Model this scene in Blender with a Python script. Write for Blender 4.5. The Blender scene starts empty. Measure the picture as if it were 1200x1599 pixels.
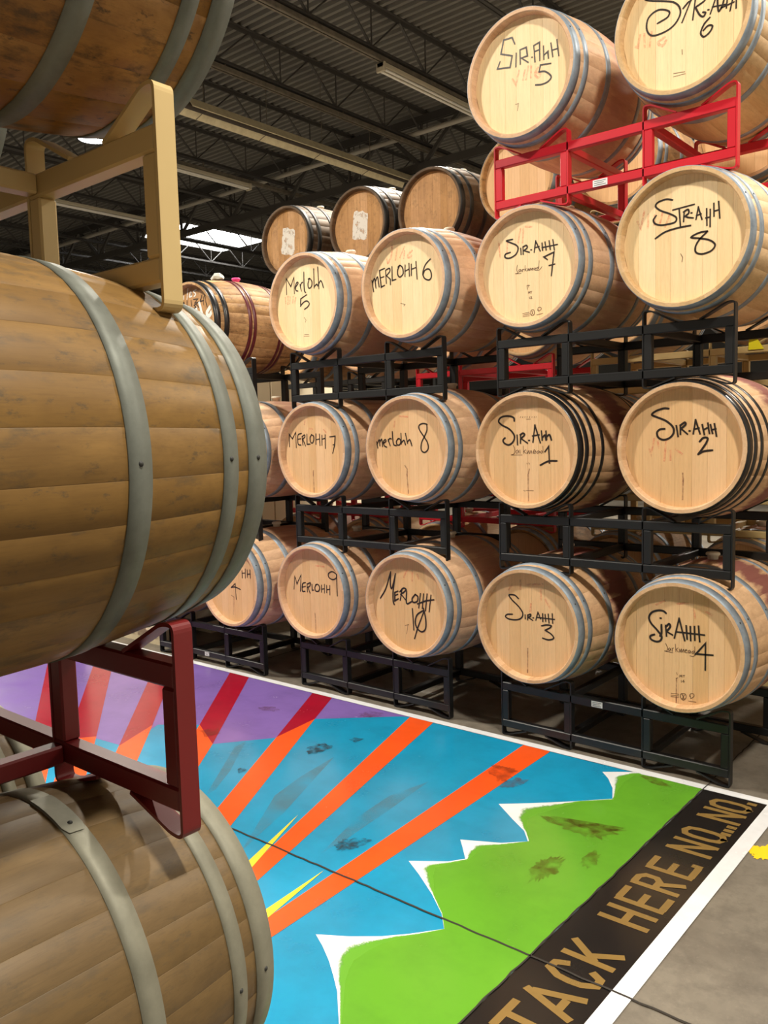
import bpy, math, random
from mathutils import Vector, Matrix

# ------------------------------------------------------------------ camera
scene = bpy.context.scene
COL = scene.collection
rng = random.Random(7)
F_PX = 1317.28
YAW, PITCH, ROLL = -0.698187, -0.091307, -0.026306
cam_data = bpy.data.cameras.new('camera')
cam_data.sensor_fit = 'HORIZONTAL'
cam_data.sensor_width = 36.0
cam_data.lens = F_PX / 1200.0 * 36.0
cam_data.clip_start = 0.05
cam_data.clip_end = 200
cam = bpy.data.objects.new('camera', cam_data)
COL.objects.link(cam)
fwd = Vector((math.sin(YAW) * math.cos(PITCH), math.cos(YAW) * math.cos(PITCH), math.sin(PITCH)))
rgt = Vector((math.cos(YAW), -math.sin(YAW), 0))
upv = rgt.cross(fwd)
r2 = math.cos(ROLL) * rgt + math.sin(ROLL) * upv
u2 = -math.sin(ROLL) * rgt + math.cos(ROLL) * upv
m = Matrix((r2, u2, -fwd)).transposed().to_4x4()
m.translation = Vector((1.8325, -3.8828, 1.6694))
cam.matrix_world = m
scene.camera = cam

# ------------------------------------------------------------------ world and exposure
world = bpy.data.worlds.new('world')
scene.world = world
world.use_nodes = True
world.node_tree.nodes['Background'].inputs[0].default_value = (0.75, 0.85, 1.0, 1)
world.node_tree.nodes['Background'].inputs[1].default_value = 0.6
scene.view_settings.view_transform = 'Standard'
scene.view_settings.look = 'None'
scene.view_settings.gamma = 1.0
scene.view_settings.use_curve_mapping = False
scene.view_settings.exposure = 0.0
LAMP_POWER = 395.0
LAMP_COLOUR = (1.0, 0.93, 0.80)
LAMP_Z = 6.0
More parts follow.
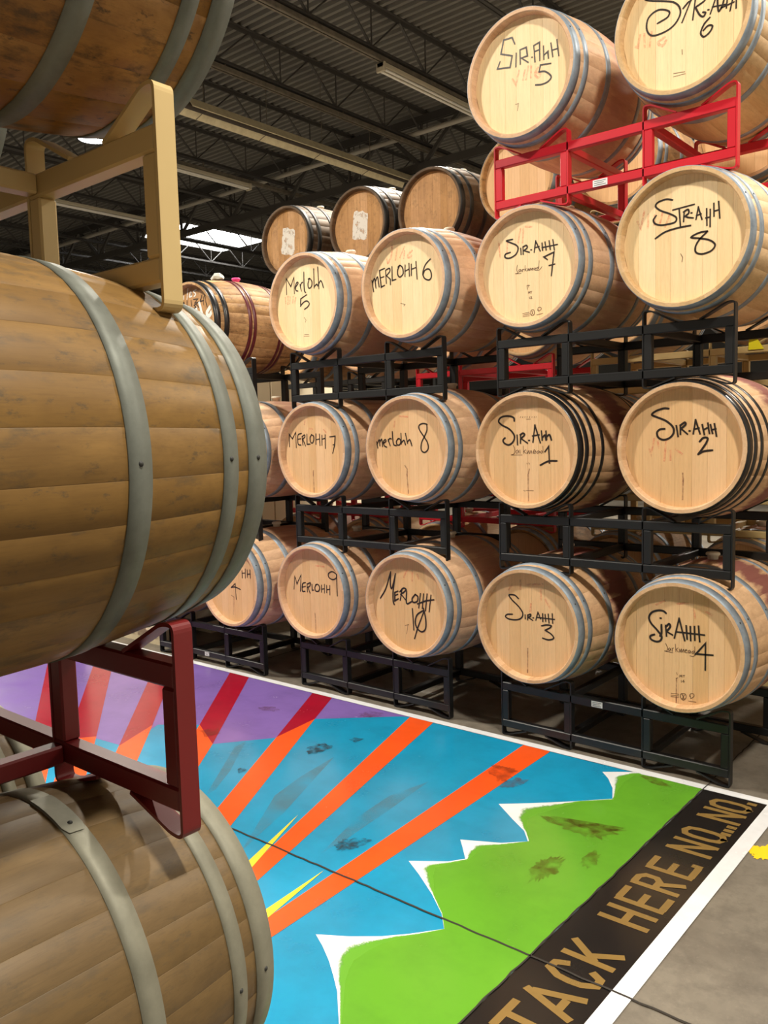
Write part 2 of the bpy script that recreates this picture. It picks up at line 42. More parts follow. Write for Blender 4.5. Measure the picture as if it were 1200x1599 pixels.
# high bay lamps hang on a regular grid over the aisles
LAMP_X = (-15.3, -9.35, -3.3, 2.7)
LAMP_Y = (-2.7, 3.15, 9.0)
LAMPS = [(x, y) for y in LAMP_Y for x in LAMP_X if (x, y) != (-15.3, 9.0)]
TEXT={"s5":[[[-410,1645],[-556,1992],[-1047,2017],[-1219,1396],[-568,1121],[-693,602],[-1437,735],[-1277,1041]],[[-331,1169],[-361,535]],[[-116,1272],[-103,593]],[[-116,1272],[245,1288],[303,865],[-36,858],[341,546]],[[544,726],[578,717]],[[663,1232],[725,459]],[[663,1239],[982,1303],[986,453]],[[722,951],[991,959]],[[1198,1054],[1212,440]],[[1214,631],[1439,738],[1465,418]],[[1604,1069],[1700,419]],[[1927,1126],[2020,376]],[[1662,724],[1983,714]],[[1584,140],[1025,222],[939,-76]],[[939,-76],[1009,-89],[1080,-98],[1151,-108],[1220,-126],[1288,-158],[1361,-208],[1439,-273],[1512,-345],[1570,-415],[1603,-473],[1604,-520],[1582,-562],[1544,-599],[1496,-630],[1446,-656],[1393,-676],[1330,-691],[1261,-700],[1189,-705],[1118,-705],[1047,-699],[973,-687],[897,-671],[821,-654],[746,-638]]],"s6":[[[-372,1441],[-423,1493],[-468,1548],[-517,1601],[-577,1651],[-660,1695],[-774,1734],[-915,1770],[-1066,1801],[-1213,1824],[-1339,1836],[-1449,1836],[-1554,1826],[-1646,1807],[-1717,1781],[-1759,1750],[-1778,1715],[-1778,1675],[-1752,1628],[-1691,1573],[-1584,1509],[-1406,1434],[-1163,1348],[-898,1256],[-652,1162],[-465,1070],[-341,978],[-251,883],[-190,788],[-152,693],[-131,602],[-131,510],[-156,417],[-200,326],[-256,242],[-318,170],[-385,108],[-462,54],[-549,9],[-645,-28],[-748,-55],[-867,-77],[-1003,-91],[-1144,-96],[-1275,-87],[-1382,-64],[-1466,-21],[-1535,39],[-1589,112],[-1629,191],[-1656,274],[-1669,365],[-1670,469],[-1655,576],[-1627,674],[-1583,755],[-1518,819],[-1434,874],[-1338,917],[-1237,944],[-1140,953],[-1037,939],[-923,902],[-812,853],[-719,799],[-655,750],[-624,704],[-616,654],[-629,604],[-658,558],[-702,518],[-767,486],[-856,460],[-958,438],[-1063,416],[-1163,393]],[[-13,653],[30,690],[74,729],[118,767],[159,801],[196,828],[229,845],[257,854],[283,860],[309,864],[336,870]],[[326,873],[-57,87]],[[543,1021],[411,49]],[[543,1021],[617,1015],[695,1012],[771,1008],[837,996],[887,971],[922,929],[949,871],[962,807],[959,745],[934,693],[882,652],[804,617],[711,585],[613,554],[523,521]],[[523,521],[561,443],[600,361],[637,281],[675,209],[710,152],[745,108],[780,75],[813,51],[844,38],[872,34],[897,44],[922,69],[944,102],[958,134],[962,158],[952,174],[931,187],[903,197],[873,207],[847,217]],[[1065,247],[1102,235]],[[1452,781],[1167,48]],[[1452,781],[1457,670],[1462,554],[1467,440],[1472,337],[1479,251],[1486,183],[1492,126],[1500,83],[1511,54],[1526,40],[1547,43],[1573,62],[1601,94],[1630,138],[1658,192],[1684,261],[1709,345],[1735,439],[1760,534],[1786,625]],[[1254,303],[1834,221]],[[1896,631],[1836,69]],[[2138,549],[1992,-90]],[[1614,142],[2142,205]],[[2247,512],[2240,-63]],[[1145,-98],[1094,-137],[1041,-175],[988,-214],[940,-256],[897,-304],[859,-361],[822,-426],[791,-493],[770,-558],[762,-615],[771,-667],[793,-717],[825,-762],[862,-795],[901,-812],[946,-810],[1000,-791],[1056,-761],[1108,-726],[1151,-691],[1186,-653],[1219,-609],[1245,-562],[1260,-519],[1262,-485],[1244,-458],[1211,-434],[1168,-416],[1122,-406],[1080,-406],[1041,-419],[1000,-444],[959,-476],[917,-510],[876,-540]]],"s7":[[[-921,1566],[-1002,1564],[-1093,1564],[-1180,1564],[-1247,1560],[-1280,1549],[-1271,1530],[-1229,1505],[-1167,1476],[-1098,1445],[-1035,1414],[-974,1384],[-907,1352],[-839,1320],[-776,1286],[-725,1251],[-683,1216],[-647,1181],[-619,1145],[-600,1105],[-594,1061],[-601,1009],[-619,949],[-648,887],[-685,830],[-731,781],[-790,742],[-863,708],[-943,680],[-1021,659],[-1091,647],[-1155,645],[-1218,652],[-1277,665],[-1326,685],[-1361,707],[-1383,736],[-1394,773],[-1394,813],[-1382,849],[-1358,878],[-1318,895],[-1261,906],[-1196,913],[-1128,919],[-1064,927]],[[-440,1037],[-422,734]],[[-307,1091],[-299,715]],[[-307,1091],[-265,1102],[-221,1117],[-177,1130],[-139,1137],[-110,1134],[-88,1118],[-70,1090],[-60,1058],[-58,1025],[-68,997],[-92,975],[-130,954],[-175,935],[-222,917],[-266,897]],[[-266,897],[60,764]],[[152,869],[187,864]],[[433,1269],[341,728]],[[433,1269],[684,730]],[[408,940],[622,962]],[[794,1100],[824,745]],[[964,1127],[1023,733]],[[1196,1145],[1255,715]],[[1405,1165],[1484,660]],[[792,879],[1652,896]],[[1082,246],[893,403],[1462,554],[1306,-577]],[[1184,-63],[1499,-36]]],"s8":[[[-479,1771],[-535,1791],[-591,1813],[-647,1835],[-705,1851],[-769,1859],[-842,1857],[-925,1847],[-1009,1833],[-1085,1813],[-1144,1792],[-1188,1767],[-1222,1738],[-1245,1705],[-1254,1669],[-1249,1632],[-1227,1591],[-1189,1547],[-1139,1501],[-1081,1454],[-1017,1409],[-943,1365],[-857,1322],[-766,1279],[-678,1236],[-600,1193],[-529,1151],[-459,1108],[-396,1065],[-345,1024],[-311,983],[-293,941],[-289,898],[-298,857],[-319,821],[-351,793],[-398,774],[-461,763],[-534,757],[-610,754],[-681,752],[-748,750],[-818,751],[-886,754],[-953,760],[-1014,770],[-1073,785],[-1130,802],[-1182,824],[-1229,848],[-1268,875],[-1299,905],[-1324,940],[-1342,976],[-1352,1014],[-1353,1050],[-1341,1086],[-1318,1121],[-1287,1157],[-1255,1192],[-1227,1228]],[[-456,1333],[494,1401]],[[-170,1292],[-112,554]],[[-1257,222],[-1168,267],[-1081,314],[-994,360],[-903,401],[-804,435],[-696,460],[-581,480],[-462,494],[-343,505],[-226,514],[-112,521],[2,523],[115,522],[228,522],[341,522]],[[54,1172],[25,746]],[[22,1158],[63,1177],[107,1199],[149,1219],[186,1232],[215,1232],[237,1215],[253,1184],[263,1147],[265,1109],[256,1076],[235,1049],[200,1024],[159,1000],[116,977],[76,952]],[[76,972],[218,888],[450,826]],[[361,1057],[393,1051]],[[674,1251],[578,745]],[[674,1251],[836,699]],[[597,897],[795,939]],[[1037,1106],[1054,409]],[[1193,1050],[1192,327]],[[1005,727],[1188,732]],[[1346,1278],[1355,740]],[[1550,1315],[1603,619]],[[1361,950],[1561,970]],[[1076,154],[1001,154],[925,155],[849,155],[775,151],[702,140],[621,120],[530,92],[446,61],[385,29],[364,2],[393,-20],[462,-39],[554,-58],[653,-77],[744,-100],[830,-126],[923,-152],[1016,-181],[1103,-213],[1177,-249],[1243,-290],[1304,-336],[1356,-384],[1394,-433],[1413,-480],[1411,-528],[1391,-578],[1357,-626],[1312,-671],[1260,-707],[1195,-735],[1115,-759],[1028,-777],[943,-788],[868,-790],[801,-782],[736,-767],[677,-744],[627,-715],[589,-680],[565,-639],[552,-589],[549,-535],[555,-478],[567,-422],[587,-367],[616,-310],[652,-253],[695,-196],[744,-139],[801,-83],[866,-28],[936,26],[1008,81],[1076,135]]],"s1":[[[-819,1549],[-823,1585],[-822,1623],[-823,1661],[-834,1695],[-862,1726],[-909,1753],[-973,1777],[-1046,1799],[-1124,1814],[-1202,1823],[-1284,1825],[-1375,1821],[-1465,1810],[-1549,1793],[-1618,1770],[-1673,1738],[-1720,1697],[-1756,1650],[-1778,1603],[-1784,1558],[-1770,1517],[-1740,1477],[-1696,1437],[-1641,1397],[-1578,1354],[-1500,1312],[-1405,1270],[-1303,1226],[-1205,1179],[-1121,1126],[-1046,1065],[-975,997],[-912,925],[-862,854],[-829,786],[-818,720],[-823,653],[-841,587],[-869,527],[-902,474],[-944,426],[-998,381],[-1058,343],[-1120,315],[-1179,300],[-1237,302],[-1299,318],[-1359,344],[-1412,374],[-1454,403],[-1483,432],[-1504,465],[-1517,499],[-1522,532],[-1521,562],[-1509,587],[-1487,609],[-1459,630],[-1430,650],[-1403,671]],[[-662,802],[-641,313]],[[-445,837],[-460,389]],[[-468,818],[-435,837],[-402,859],[-369,880],[-338,895],[-310,900],[-282,895],[-252,882],[-226,863],[-211,840],[-213,813],[-235,781],[-275,744],[-325,704],[-378,662],[-425,622]],[[-425,622],[-49,383]],[[33,518],[68,517]],[[403,1300],[283,436]],[[403,1300],[707,392]],[[256,746],[637,796]],[[782,984],[821,524]],[[822,639],[856,671],[891,710],[926,745],[957,768],[983,770],[1002,744],[1015,698],[1025,639],[1034,577],[1045,521]],[[1041,971],[1080,558]],[[1068,673],[1104,701],[1140,735],[1176,766],[1210,785],[1240,784],[1267,755],[1290,706],[1311,645],[1332,581],[1353,523]],[[975,-71],[1192,194],[1227,-646]],[[708,-762],[774,-730],[842,-696],[909,-663],[973,-633],[1034,-608],[1088,-588],[1137,-572],[1185,-560],[1235,-550],[1292,-543],[1358,-538],[1430,-538],[1505,-540],[1580,-542],[1654,-543]]],"s2":[[[-644,1836],[-688,1842],[-730,1850],[-773,1856],[-821,1859],[-875,1856],[-940,1844],[-1015,1827],[-1093,1806],[-1168,1781],[-1233,1755],[-1292,1725],[-1352,1691],[-1403,1655],[-1438,1620],[-1449,1588],[-1431,1560],[-1390,1536],[-1332,1512],[-1265,1486],[-1196,1457],[-1119,1425],[-1031,1391],[-938,1354],[-847,1314],[-766,1269],[-690,1218],[-616,1161],[-548,1102],[-490,1041],[-446,983],[-417,926],[-401,869],[-395,812],[-399,758],[-409,706],[-429,656],[-459,607],[-497,561],[-539,519],[-585,484],[-635,455],[-692,430],[-752,411],[-812,399],[-869,395],[-924,401],[-980,415],[-1033,436],[-1081,463],[-1120,494],[-1151,532],[-1175,580],[-1192,630],[-1201,680],[-1200,723],[-1189,761],[-1167,796],[-1138,828],[-1104,856],[-1068,877],[-1027,891],[-982,898],[-933,901],[-883,903],[-835,906]],[[-278,1031],[-198,546]],[[-90,1060],[-87,647]],[[-96,1043],[-52,1073],[-5,1107],[40,1139],[80,1163],[111,1174],[132,1169],[148,1153],[156,1128],[156,1099],[146,1071],[122,1041],[86,1009],[43,974],[-2,939],[-43,904]],[[-43,887],[235,641]],[[323,786],[351,785]],[[607,1278],[509,652]],[[607,1278],[815,646]],[[542,856],[762,901]],[[913,1049],[1007,608]],[[1163,1110],[1234,654]],[[965,812],[1115,892]],[[1280,1039],[1374,651]],[[1456,1068],[1550,530]],[[1332,803],[1514,849]],[[801,290],[834,326],[867,366],[900,403],[933,435],[968,456],[1007,467],[1052,471],[1095,466],[1130,455],[1152,436],[1160,409],[1157,373],[1145,331],[1127,284],[1104,234],[1073,179],[1034,117],[990,52],[945,-11],[905,-68],[869,-117],[836,-162],[803,-204],[770,-245],[737,-288]],[[737,-288],[790,-260],[840,-230],[892,-201],[946,-175],[1007,-154],[1074,-140],[1147,-131],[1223,-125],[1299,-119],[1374,-113]]],"s3":[[[-665,1350],[-706,1382],[-746,1417],[-787,1450],[-830,1479],[-874,1500],[-925,1512],[-980,1518],[-1036,1518],[-1087,1516],[-1130,1511],[-1166,1506],[-1198,1500],[-1223,1490],[-1237,1475],[-1238,1451],[-1222,1418],[-1192,1377],[-1152,1330],[-1103,1280],[-1048,1228],[-983,1173],[-904,1115],[-821,1055],[-741,994],[-670,933],[-608,872],[-548,809],[-494,746],[-451,685],[-422,626],[-408,569],[-407,512],[-417,458],[-438,407],[-467,360],[-508,318],[-560,280],[-622,245],[-691,216],[-765,194],[-852,178],[-951,169],[-1055,166],[-1153,168],[-1235,174],[-1303,186],[-1363,205],[-1413,228],[-1449,253],[-1471,277],[-1474,304],[-1462,333],[-1437,362],[-1402,390],[-1361,411],[-1310,427],[-1247,437],[-1177,445],[-1106,452],[-1038,461]],[[-264,515],[-258,311]],[[-110,533],[-113,273]],[[-110,514],[-74,532],[-35,554],[2,573],[34,587],[57,590],[70,579],[75,557],[74,529],[68,501],[55,479],[36,462],[8,447],[-25,433],[-59,420],[-91,406]],[[-91,406],[177,283]],[[203,412],[236,415]],[[498,752],[371,314]],[[498,752],[650,421]],[[774,692],[779,291]],[[916,673],[953,330]],[[1097,712],[1141,263]],[[1330,758],[1353,271]],[[446,470],[1455,483]],[[707,55],[769,73],[831,92],[893,111],[953,127],[1011,137],[1072,143],[1136,145],[1196,144],[1244,138],[1272,126],[1278,108],[1265,82],[1240,53],[1207,22],[1171,-7],[1129,-35],[1077,-63],[1021,-92],[963,-121],[908,-150]],[[908,-150],[979,-181],[1053,-211],[1125,-241],[1192,-273],[1248,-306],[1298,-344],[1346,-386],[1383,-428],[1406,-468],[1406,-504],[1379,-536],[1329,-568],[1264,-597],[1193,-619],[1125,-633],[1057,-636],[986,-629],[911,-617],[836,-603],[761,-592]]],"s4":[[[-663,1461],[-690,1481],[-715,1501],[-741,1522],[-770,1539],[-806,1551],[-848,1558],[-896,1562],[-948,1562],[-1002,1557],[-1056,1547],[-1113,1531],[-1175,1510],[-1237,1484],[-1295,1453],[-1344,1417],[-1385,1376],[-1421,1328],[-1451,1276],[-1471,1222],[-1481,1169],[-1479,1116],[-1466,1061],[-1445,1006],[-1415,950],[-1378,895],[-1331,838],[-1272,781],[-1208,723],[-1145,666],[-1088,610],[-1036,553],[-984,496],[-936,439],[-897,385],[-872,335],[-863,288],[-867,243],[-881,201],[-901,164],[-925,132],[-954,106],[-991,83],[-1032,66],[-1077,55],[-1122,51],[-1173,54],[-1230,65],[-1288,81],[-1338,101],[-1376,123],[-1401,150],[-1418,183],[-1426,218],[-1424,251],[-1413,280],[-1388,304],[-1350,324],[-1305,342],[-1257,360],[-1214,379]],[[-933,1192],[-904,1195]],[[-881,886],[-878,804],[-874,718],[-870,634],[-869,558],[-873,495],[-882,450],[-895,418],[-911,393],[-928,370],[-944,343]],[[-678,876],[-641,384]],[[-678,805],[-645,844],[-609,887],[-575,929],[-544,960],[-520,974],[-498,967],[-480,944],[-466,910],[-460,871],[-466,832],[-486,791],[-520,745],[-560,696],[-603,646],[-642,597]],[[-642,597],[-359,475]],[[-48,1288],[-263,347]],[[-48,1288],[217,290]],[[282,980],[327,375]],[[470,969],[492,328]],[[658,993],[679,371]],[[843,1034],[900,333]],[[-167,642],[1105,661]],[[1162,-944],[1162,283],[735,-264],[1489,-213]]],"m5":[[[-1768,726],[-1749,1731],[-1350,1176],[-1055,1704],[-1048,703]],[[-967,1043],[-906,1095],[-838,1150],[-773,1203],[-721,1251],[-689,1289],[-683,1320],[-696,1347],[-722,1365],[-753,1373],[-781,1368],[-812,1345],[-848,1307],[-886,1259],[-917,1207],[-937,1156],[-945,1102],[-945,1042],[-937,982],[-923,928],[-903,885],[-875,858],[-838,841],[-796,831],[-754,823],[-713,811]],[[-525,1201],[-427,775]],[[-508,1067],[-487,1106],[-467,1147],[-446,1187],[-425,1223],[-403,1251],[-380,1270],[-355,1281],[-330,1288],[-306,1293],[-281,1301]],[[-141,1908],[-147,1774],[-153,1638],[-158,1503],[-163,1374],[-164,1253],[-164,1137],[-163,1024],[-159,919],[-152,828],[-141,755],[-124,707],[-102,680],[-78,665],[-52,653],[-28,635]],[[318,1434],[288,1375],[256,1316],[225,1256],[200,1198],[186,1141],[182,1080],[186,1015],[198,953],[217,903],[243,871],[282,859],[334,863],[390,879],[442,905],[481,938],[509,982],[530,1040],[543,1104],[548,1168],[542,1224],[521,1276],[487,1328],[445,1376],[402,1416],[365,1444],[334,1456],[306,1456],[278,1447],[251,1437],[223,1431]],[[727,1981],[719,826]],[[737,905],[782,932],[829,964],[875,994],[917,1015],[951,1023],[977,1014],[995,991],[1009,960],[1023,927],[1038,898]],[[1082,2043],[1122,725]],[[1087,957],[1127,1010],[1168,1069],[1209,1124],[1247,1168],[1282,1190],[1313,1188],[1340,1166],[1366,1132],[1390,1089],[1413,1043],[1435,993],[1455,933],[1474,868],[1494,802],[1513,739]],[[36,496],[-498,303],[-531,-158]],[[-529,-125],[-467,-83],[-405,-39],[-344,5],[-283,43],[-223,71],[-162,92],[-101,106],[-42,114],[14,113],[64,103],[112,80],[160,44],[201,1],[231,-43],[244,-83],[238,-120],[215,-159],[180,-196],[138,-231],[94,-263],[45,-291],[-12,-314],[-74,-336],[-136,-357],[-197,-379]]],"m6":[[[-2540,573],[-2425,-87]],[[-2506,421],[-2468,480],[-2428,553],[-2389,618],[-2354,658],[-2324,654],[-2302,593],[-2285,487],[-2272,355],[-2260,218],[-2246,93]],[[-2282,465],[-2244,528],[-2206,605],[-2167,675],[-2132,718],[-2101,715],[-2076,652],[-2055,543],[-2036,406],[-2018,264],[-1999,134]],[[-1552,1130],[-1942,1058],[-1839,95],[-1584,171]],[[-1884,631],[-1616,667]],[[-1483,1011],[-1446,262]],[[-1483,1011],[-1421,1029],[-1354,1050],[-1289,1070],[-1234,1081],[-1193,1079],[-1168,1058],[-1153,1025],[-1149,983],[-1156,938],[-1175,895],[-1211,855],[-1263,812],[-1324,768],[-1387,724],[-1446,680]],[[-1399,673],[-1142,457],[-1143,150]],[[-1000,1141],[-1002,366],[-726,394]],[[-434,1131],[-466,1082],[-501,1034],[-535,985],[-563,936],[-583,884],[-593,826],[-596,763],[-593,700],[-583,642],[-568,595],[-546,557],[-517,524],[-483,499],[-446,485],[-408,483],[-364,496],[-313,522],[-263,558],[-220,602],[-192,650],[-181,708],[-182,777],[-191,850],[-208,919],[-229,976],[-256,1021],[-293,1059],[-334,1091],[-374,1114],[-411,1127],[-442,1127],[-471,1116],[-498,1097],[-526,1076],[-554,1058]],[[-39,1091],[-67,472]],[[240,1139],[256,445]],[[-49,754],[231,839]],[[412,1078],[394,462]],[[743,1170],[798,212]],[[404,797],[757,852]],[[1751,1160],[1681,1113],[1608,1069],[1536,1023],[1470,973],[1411,914],[1359,844],[1311,765],[1271,682],[1240,599],[1221,522],[1217,450],[1223,379],[1240,311],[1267,249],[1302,196],[1351,150],[1415,109],[1485,76],[1553,53],[1610,43],[1658,47],[1701,64],[1739,91],[1769,126],[1791,164],[1802,212],[1805,269],[1801,331],[1791,391],[1776,445],[1757,493],[1731,540],[1701,582],[1666,616],[1626,640],[1578,651],[1521,653],[1462,646],[1406,630],[1358,608],[1322,575],[1293,532],[1268,482],[1244,431],[1218,383]]],"m7":[[[-2310,254],[-2292,1078],[-2006,758],[-1684,1187],[-1670,194]],[[-1143,1106],[-1212,1092],[-1287,1083],[-1359,1071],[-1422,1049],[-1469,1009],[-1498,943],[-1513,856],[-1518,760],[-1517,668],[-1515,593],[-1512,535],[-1505,486],[-1493,445],[-1476,411],[-1451,383],[-1417,365],[-1374,356],[-1326,353],[-1277,351],[-1230,346]],[[-1483,731],[-1234,762]],[[-1104,898],[-1057,361]],[[-1104,898],[-1055,922],[-1004,949],[-953,975],[-910,993],[-878,997],[-858,985],[-846,959],[-842,925],[-847,890],[-861,859],[-887,832],[-926,805],[-972,778],[-1019,751],[-1063,724]],[[-1039,724],[-815,289]],[[-656,1044],[-674,391],[-396,404]],[[-247,985],[-276,953],[-307,922],[-336,891],[-361,856],[-376,816],[-382,764],[-380,704],[-372,641],[-359,584],[-341,541],[-316,509],[-282,485],[-245,469],[-208,463],[-175,470],[-145,492],[-114,530],[-86,576],[-62,626],[-46,673],[-36,721],[-32,774],[-34,826],[-42,874],[-58,913],[-85,940],[-121,959],[-163,973],[-206,986],[-246,1002]],[[163,1044],[132,380]],[[472,1021],[496,308]],[[160,670],[467,716]],[[695,949],[667,322]],[[978,960],[959,116]],[[684,695],[978,758]],[[1378,835],[1841,869],[1771,309],[1588,-193]],[[1633,327],[1772,342]]],"m8":[[[-2503,401],[-2424,33]],[[-2485,243],[-2444,309],[-2400,385],[-2358,455],[-2320,505],[-2292,519],[-2275,487],[-2267,419],[-2265,330],[-2263,237],[-2259,153]],[[-2275,345],[-2240,397],[-2203,458],[-2167,515],[-2134,551],[-2108,551],[-2090,505],[-2079,423],[-2071,321],[-2064,213],[-2055,116]],[[-1980,306],[-1934,330],[-1884,354],[-1836,378],[-1797,402],[-1773,424],[-1767,450],[-1775,479],[-1793,505],[-1815,524],[-1837,529],[-1863,519],[-1897,497],[-1932,466],[-1961,430],[-1977,393],[-1980,351],[-1973,302],[-1959,251],[-1940,204],[-1917,166],[-1889,140],[-1854,121],[-1816,107],[-1776,93],[-1739,78]],[[-1611,526],[-1466,161]],[[-1614,439],[-1591,469],[-1568,501],[-1545,532],[-1522,558],[-1497,575],[-1472,582],[-1445,579],[-1418,571],[-1391,562],[-1364,556]],[[-1274,984],[-1270,892],[-1267,799],[-1264,706],[-1259,618],[-1253,537],[-1246,462],[-1240,391],[-1231,327],[-1217,271],[-1196,227],[-1166,197],[-1127,181],[-1084,172],[-1040,166],[-999,156]],[[-853,564],[-884,531],[-918,498],[-950,465],[-976,431],[-991,395],[-994,356],[-988,311],[-974,268],[-955,231],[-931,206],[-898,193],[-855,188],[-809,191],[-766,202],[-732,221],[-706,250],[-685,292],[-670,339],[-661,385],[-659,425],[-669,459],[-688,493],[-712,523],[-739,547],[-765,563],[-790,567],[-816,562],[-844,552],[-871,540],[-898,531]],[[-632,867],[-621,253]],[[-619,322],[-577,355],[-534,394],[-491,430],[-452,453],[-418,455],[-391,429],[-370,380],[-353,320],[-335,256],[-317,198]],[[-297,860],[-162,281]],[[-169,366],[-131,397],[-92,434],[-54,469],[-18,488],[16,482],[47,443],[76,379],[103,300],[130,217],[157,142]],[[1291,1341],[1228,1354],[1164,1370],[1101,1384],[1039,1393],[978,1393],[915,1382],[849,1365],[787,1340],[735,1310],[701,1274],[687,1232],[687,1184],[699,1130],[723,1070],[757,1005],[807,931],[873,849],[947,762],[1020,677],[1082,598],[1137,526],[1188,458],[1235,392],[1274,327],[1303,261],[1323,192],[1336,121],[1340,50],[1333,-15],[1315,-72],[1281,-123],[1231,-171],[1172,-212],[1113,-241],[1059,-253],[1008,-248],[954,-228],[903,-196],[860,-153],[832,-101],[819,-36],[817,44],[825,131],[841,219],[864,301],[897,377],[941,451],[990,523],[1040,595],[1084,664],[1125,732],[1166,798],[1204,863],[1237,928],[1260,993],[1273,1059],[1276,1126],[1274,1192],[1270,1259],[1269,1325]]],"m9":[[[-1854,-20],[-1735,831],[-1558,348],[-1152,971],[-1256,-104]],[[-754,512],[-813,494],[-876,483],[-937,468],[-991,442],[-1032,397],[-1061,319],[-1082,214],[-1093,102],[-1093,1],[-1080,-69],[-1049,-100],[-1002,-106],[-945,-97],[-886,-85],[-832,-79]],[[-1042,183],[-766,263]],[[-610,437],[-611,-93]],[[-611,419],[-545,448],[-474,482],[-405,513],[-349,533],[-312,535],[-299,511],[-303,467],[-320,413],[-344,360],[-371,319],[-402,290],[-441,268],[-485,249],[-530,231],[-572,211]],[[-547,214],[-369,-139]],[[-170,443],[-164,58],[-17,90]],[[219,480],[189,435],[156,391],[125,346],[100,302],[88,258],[88,209],[98,157],[116,107],[142,66],[174,39],[219,27],[277,27],[339,37],[396,56],[441,83],[473,121],[499,173],[517,231],[526,287],[524,335],[508,376],[479,414],[442,448],[402,476],[364,494],[327,499],[289,493],[249,481],[209,468],[170,458]],[[697,473],[677,19]],[[962,550],[937,-7]],[[685,211],[950,272]],[[1149,499],[1151,32]],[[1431,508],[1419,-79]],[[1160,223],[1421,284]],[[2046,1301],[1973,1334],[1899,1371],[1825,1406],[1753,1432],[1682,1440],[1607,1428],[1528,1400],[1453,1361],[1391,1317],[1348,1275],[1327,1230],[1322,1179],[1331,1126],[1353,1078],[1384,1037],[1431,1004],[1493,973],[1565,949],[1638,933],[1706,929],[1772,938],[1842,959],[1909,988],[1968,1022],[2013,1059],[2040,1101],[2053,1148],[2058,1200],[2062,1252],[2069,1303]],[[2046,1301],[2056,-82]]],"m10":[[[-2184,160],[-2094,279],[-2003,391],[-1914,506],[-1825,635],[-1739,786],[-1655,968],[-1574,1172],[-1494,1390],[-1414,1610],[-1334,1823]],[[-1334,1823],[-1346,1669],[-1360,1507],[-1374,1349],[-1382,1206],[-1383,1090],[-1375,998],[-1361,922],[-1341,866],[-1318,834],[-1293,830],[-1266,859],[-1235,920],[-1202,1002],[-1168,1096],[-1135,1190],[-1103,1288],[-1070,1396],[-1037,1511],[-1004,1626],[-971,1739]],[[-971,1739],[-1015,1531],[-1061,1316],[-1106,1104],[-1145,904],[-1175,726],[-1192,571],[-1200,432],[-1202,309],[-1200,202],[-1195,110],[-1186,40],[-1171,-7],[-1154,-42],[-1135,-74],[-1119,-112]],[[-810,724],[-1056,623],[-1072,123],[-800,267]],[[-1062,431],[-840,530]],[[-518,792],[-657,206]],[[-665,701],[-615,752],[-565,807],[-514,861],[-465,905],[-418,934],[-367,946],[-314,945],[-263,935],[-224,918],[-204,898],[-204,874],[-221,843],[-250,808],[-287,771],[-328,735],[-376,699],[-433,663],[-496,627],[-560,590],[-622,553]],[[-574,558],[-201,217]],[[-160,789],[-171,631],[-189,459],[-204,293],[-205,155],[-181,67],[-127,42],[-49,67],[43,120],[138,179],[226,225]],[[474,665],[420,606],[361,545],[304,485],[258,428],[231,376],[224,326],[233,277],[254,232],[284,198],[319,178],[367,175],[430,184],[497,204],[558,232],[603,265],[632,310],[653,366],[664,428],[665,486],[657,534],[636,569],[601,596],[559,619],[515,641],[474,665]],[[849,741],[709,-98]],[[1080,745],[964,-107]],[[1334,771],[1192,-212]],[[1606,725],[1458,-237]],[[622,117],[1254,373],[1804,487]],[[237,-208],[310,-1449]],[[1007,-233],[918,-289],[824,-344],[732,-399],[649,-459],[580,-527],[528,-606],[486,-694],[455,-785],[435,-876],[427,-961],[432,-1041],[450,-1120],[478,-1195],[515,-1263],[558,-1322],[611,-1374],[675,-1420],[745,-1458],[815,-1481],[880,-1488],[943,-1475],[1008,-1447],[1070,-1405],[1123,-1349],[1163,-1281],[1189,-1198],[1205,-1099],[1210,-989],[1209,-872],[1201,-753],[1184,-630],[1156,-499],[1123,-365],[1089,-230],[1057,-96]],[[1051,-322],[606,-1278],[351,-1956]]],"m4":[[[1041,916],[1043,429]],[[1391,1070],[1365,443]],[[1030,748],[1374,791]],[[1587,1017],[1576,518]],[[1868,1041],[1892,491]],[[1589,727],[1867,765]],[[262,-49],[319,-1144]],[[-185,-360],[-100,-343],[-17,-323],[66,-305],[153,-292],[247,-290],[348,-302],[456,-324],[568,-351],[679,-380],[789,-406]],[[262,-49],[-185,-360]]],"oj":[[[-1081,1747],[-1157,1693],[-1240,1639],[-1320,1585],[-1386,1531],[-1426,1475],[-1437,1412],[-1425,1340],[-1397,1272],[-1360,1218],[-1318,1189],[-1267,1189],[-1201,1211],[-1130,1249],[-1065,1297],[-1015,1350],[-983,1412],[-962,1485],[-949,1566],[-936,1649],[-921,1728]],[[-503,1756],[-526,1449]],[[-860,1682],[-864,1593],[-872,1499],[-879,1408],[-877,1324],[-861,1254],[-828,1197],[-782,1149],[-727,1110],[-671,1084],[-619,1072],[-572,1077],[-525,1101],[-479,1134],[-432,1170],[-386,1200]],[[-28,1738],[6,1348]],[[259,1780],[757,1758],[363,1499],[866,1554],[289,1354],[526,1173],[-46,1084]],[[543,1401],[835,1138]],[[1234,1947],[1019,1536],[1421,1564]],[[1379,1834],[1399,1263]],[[1510,1951],[1781,1048]]]}
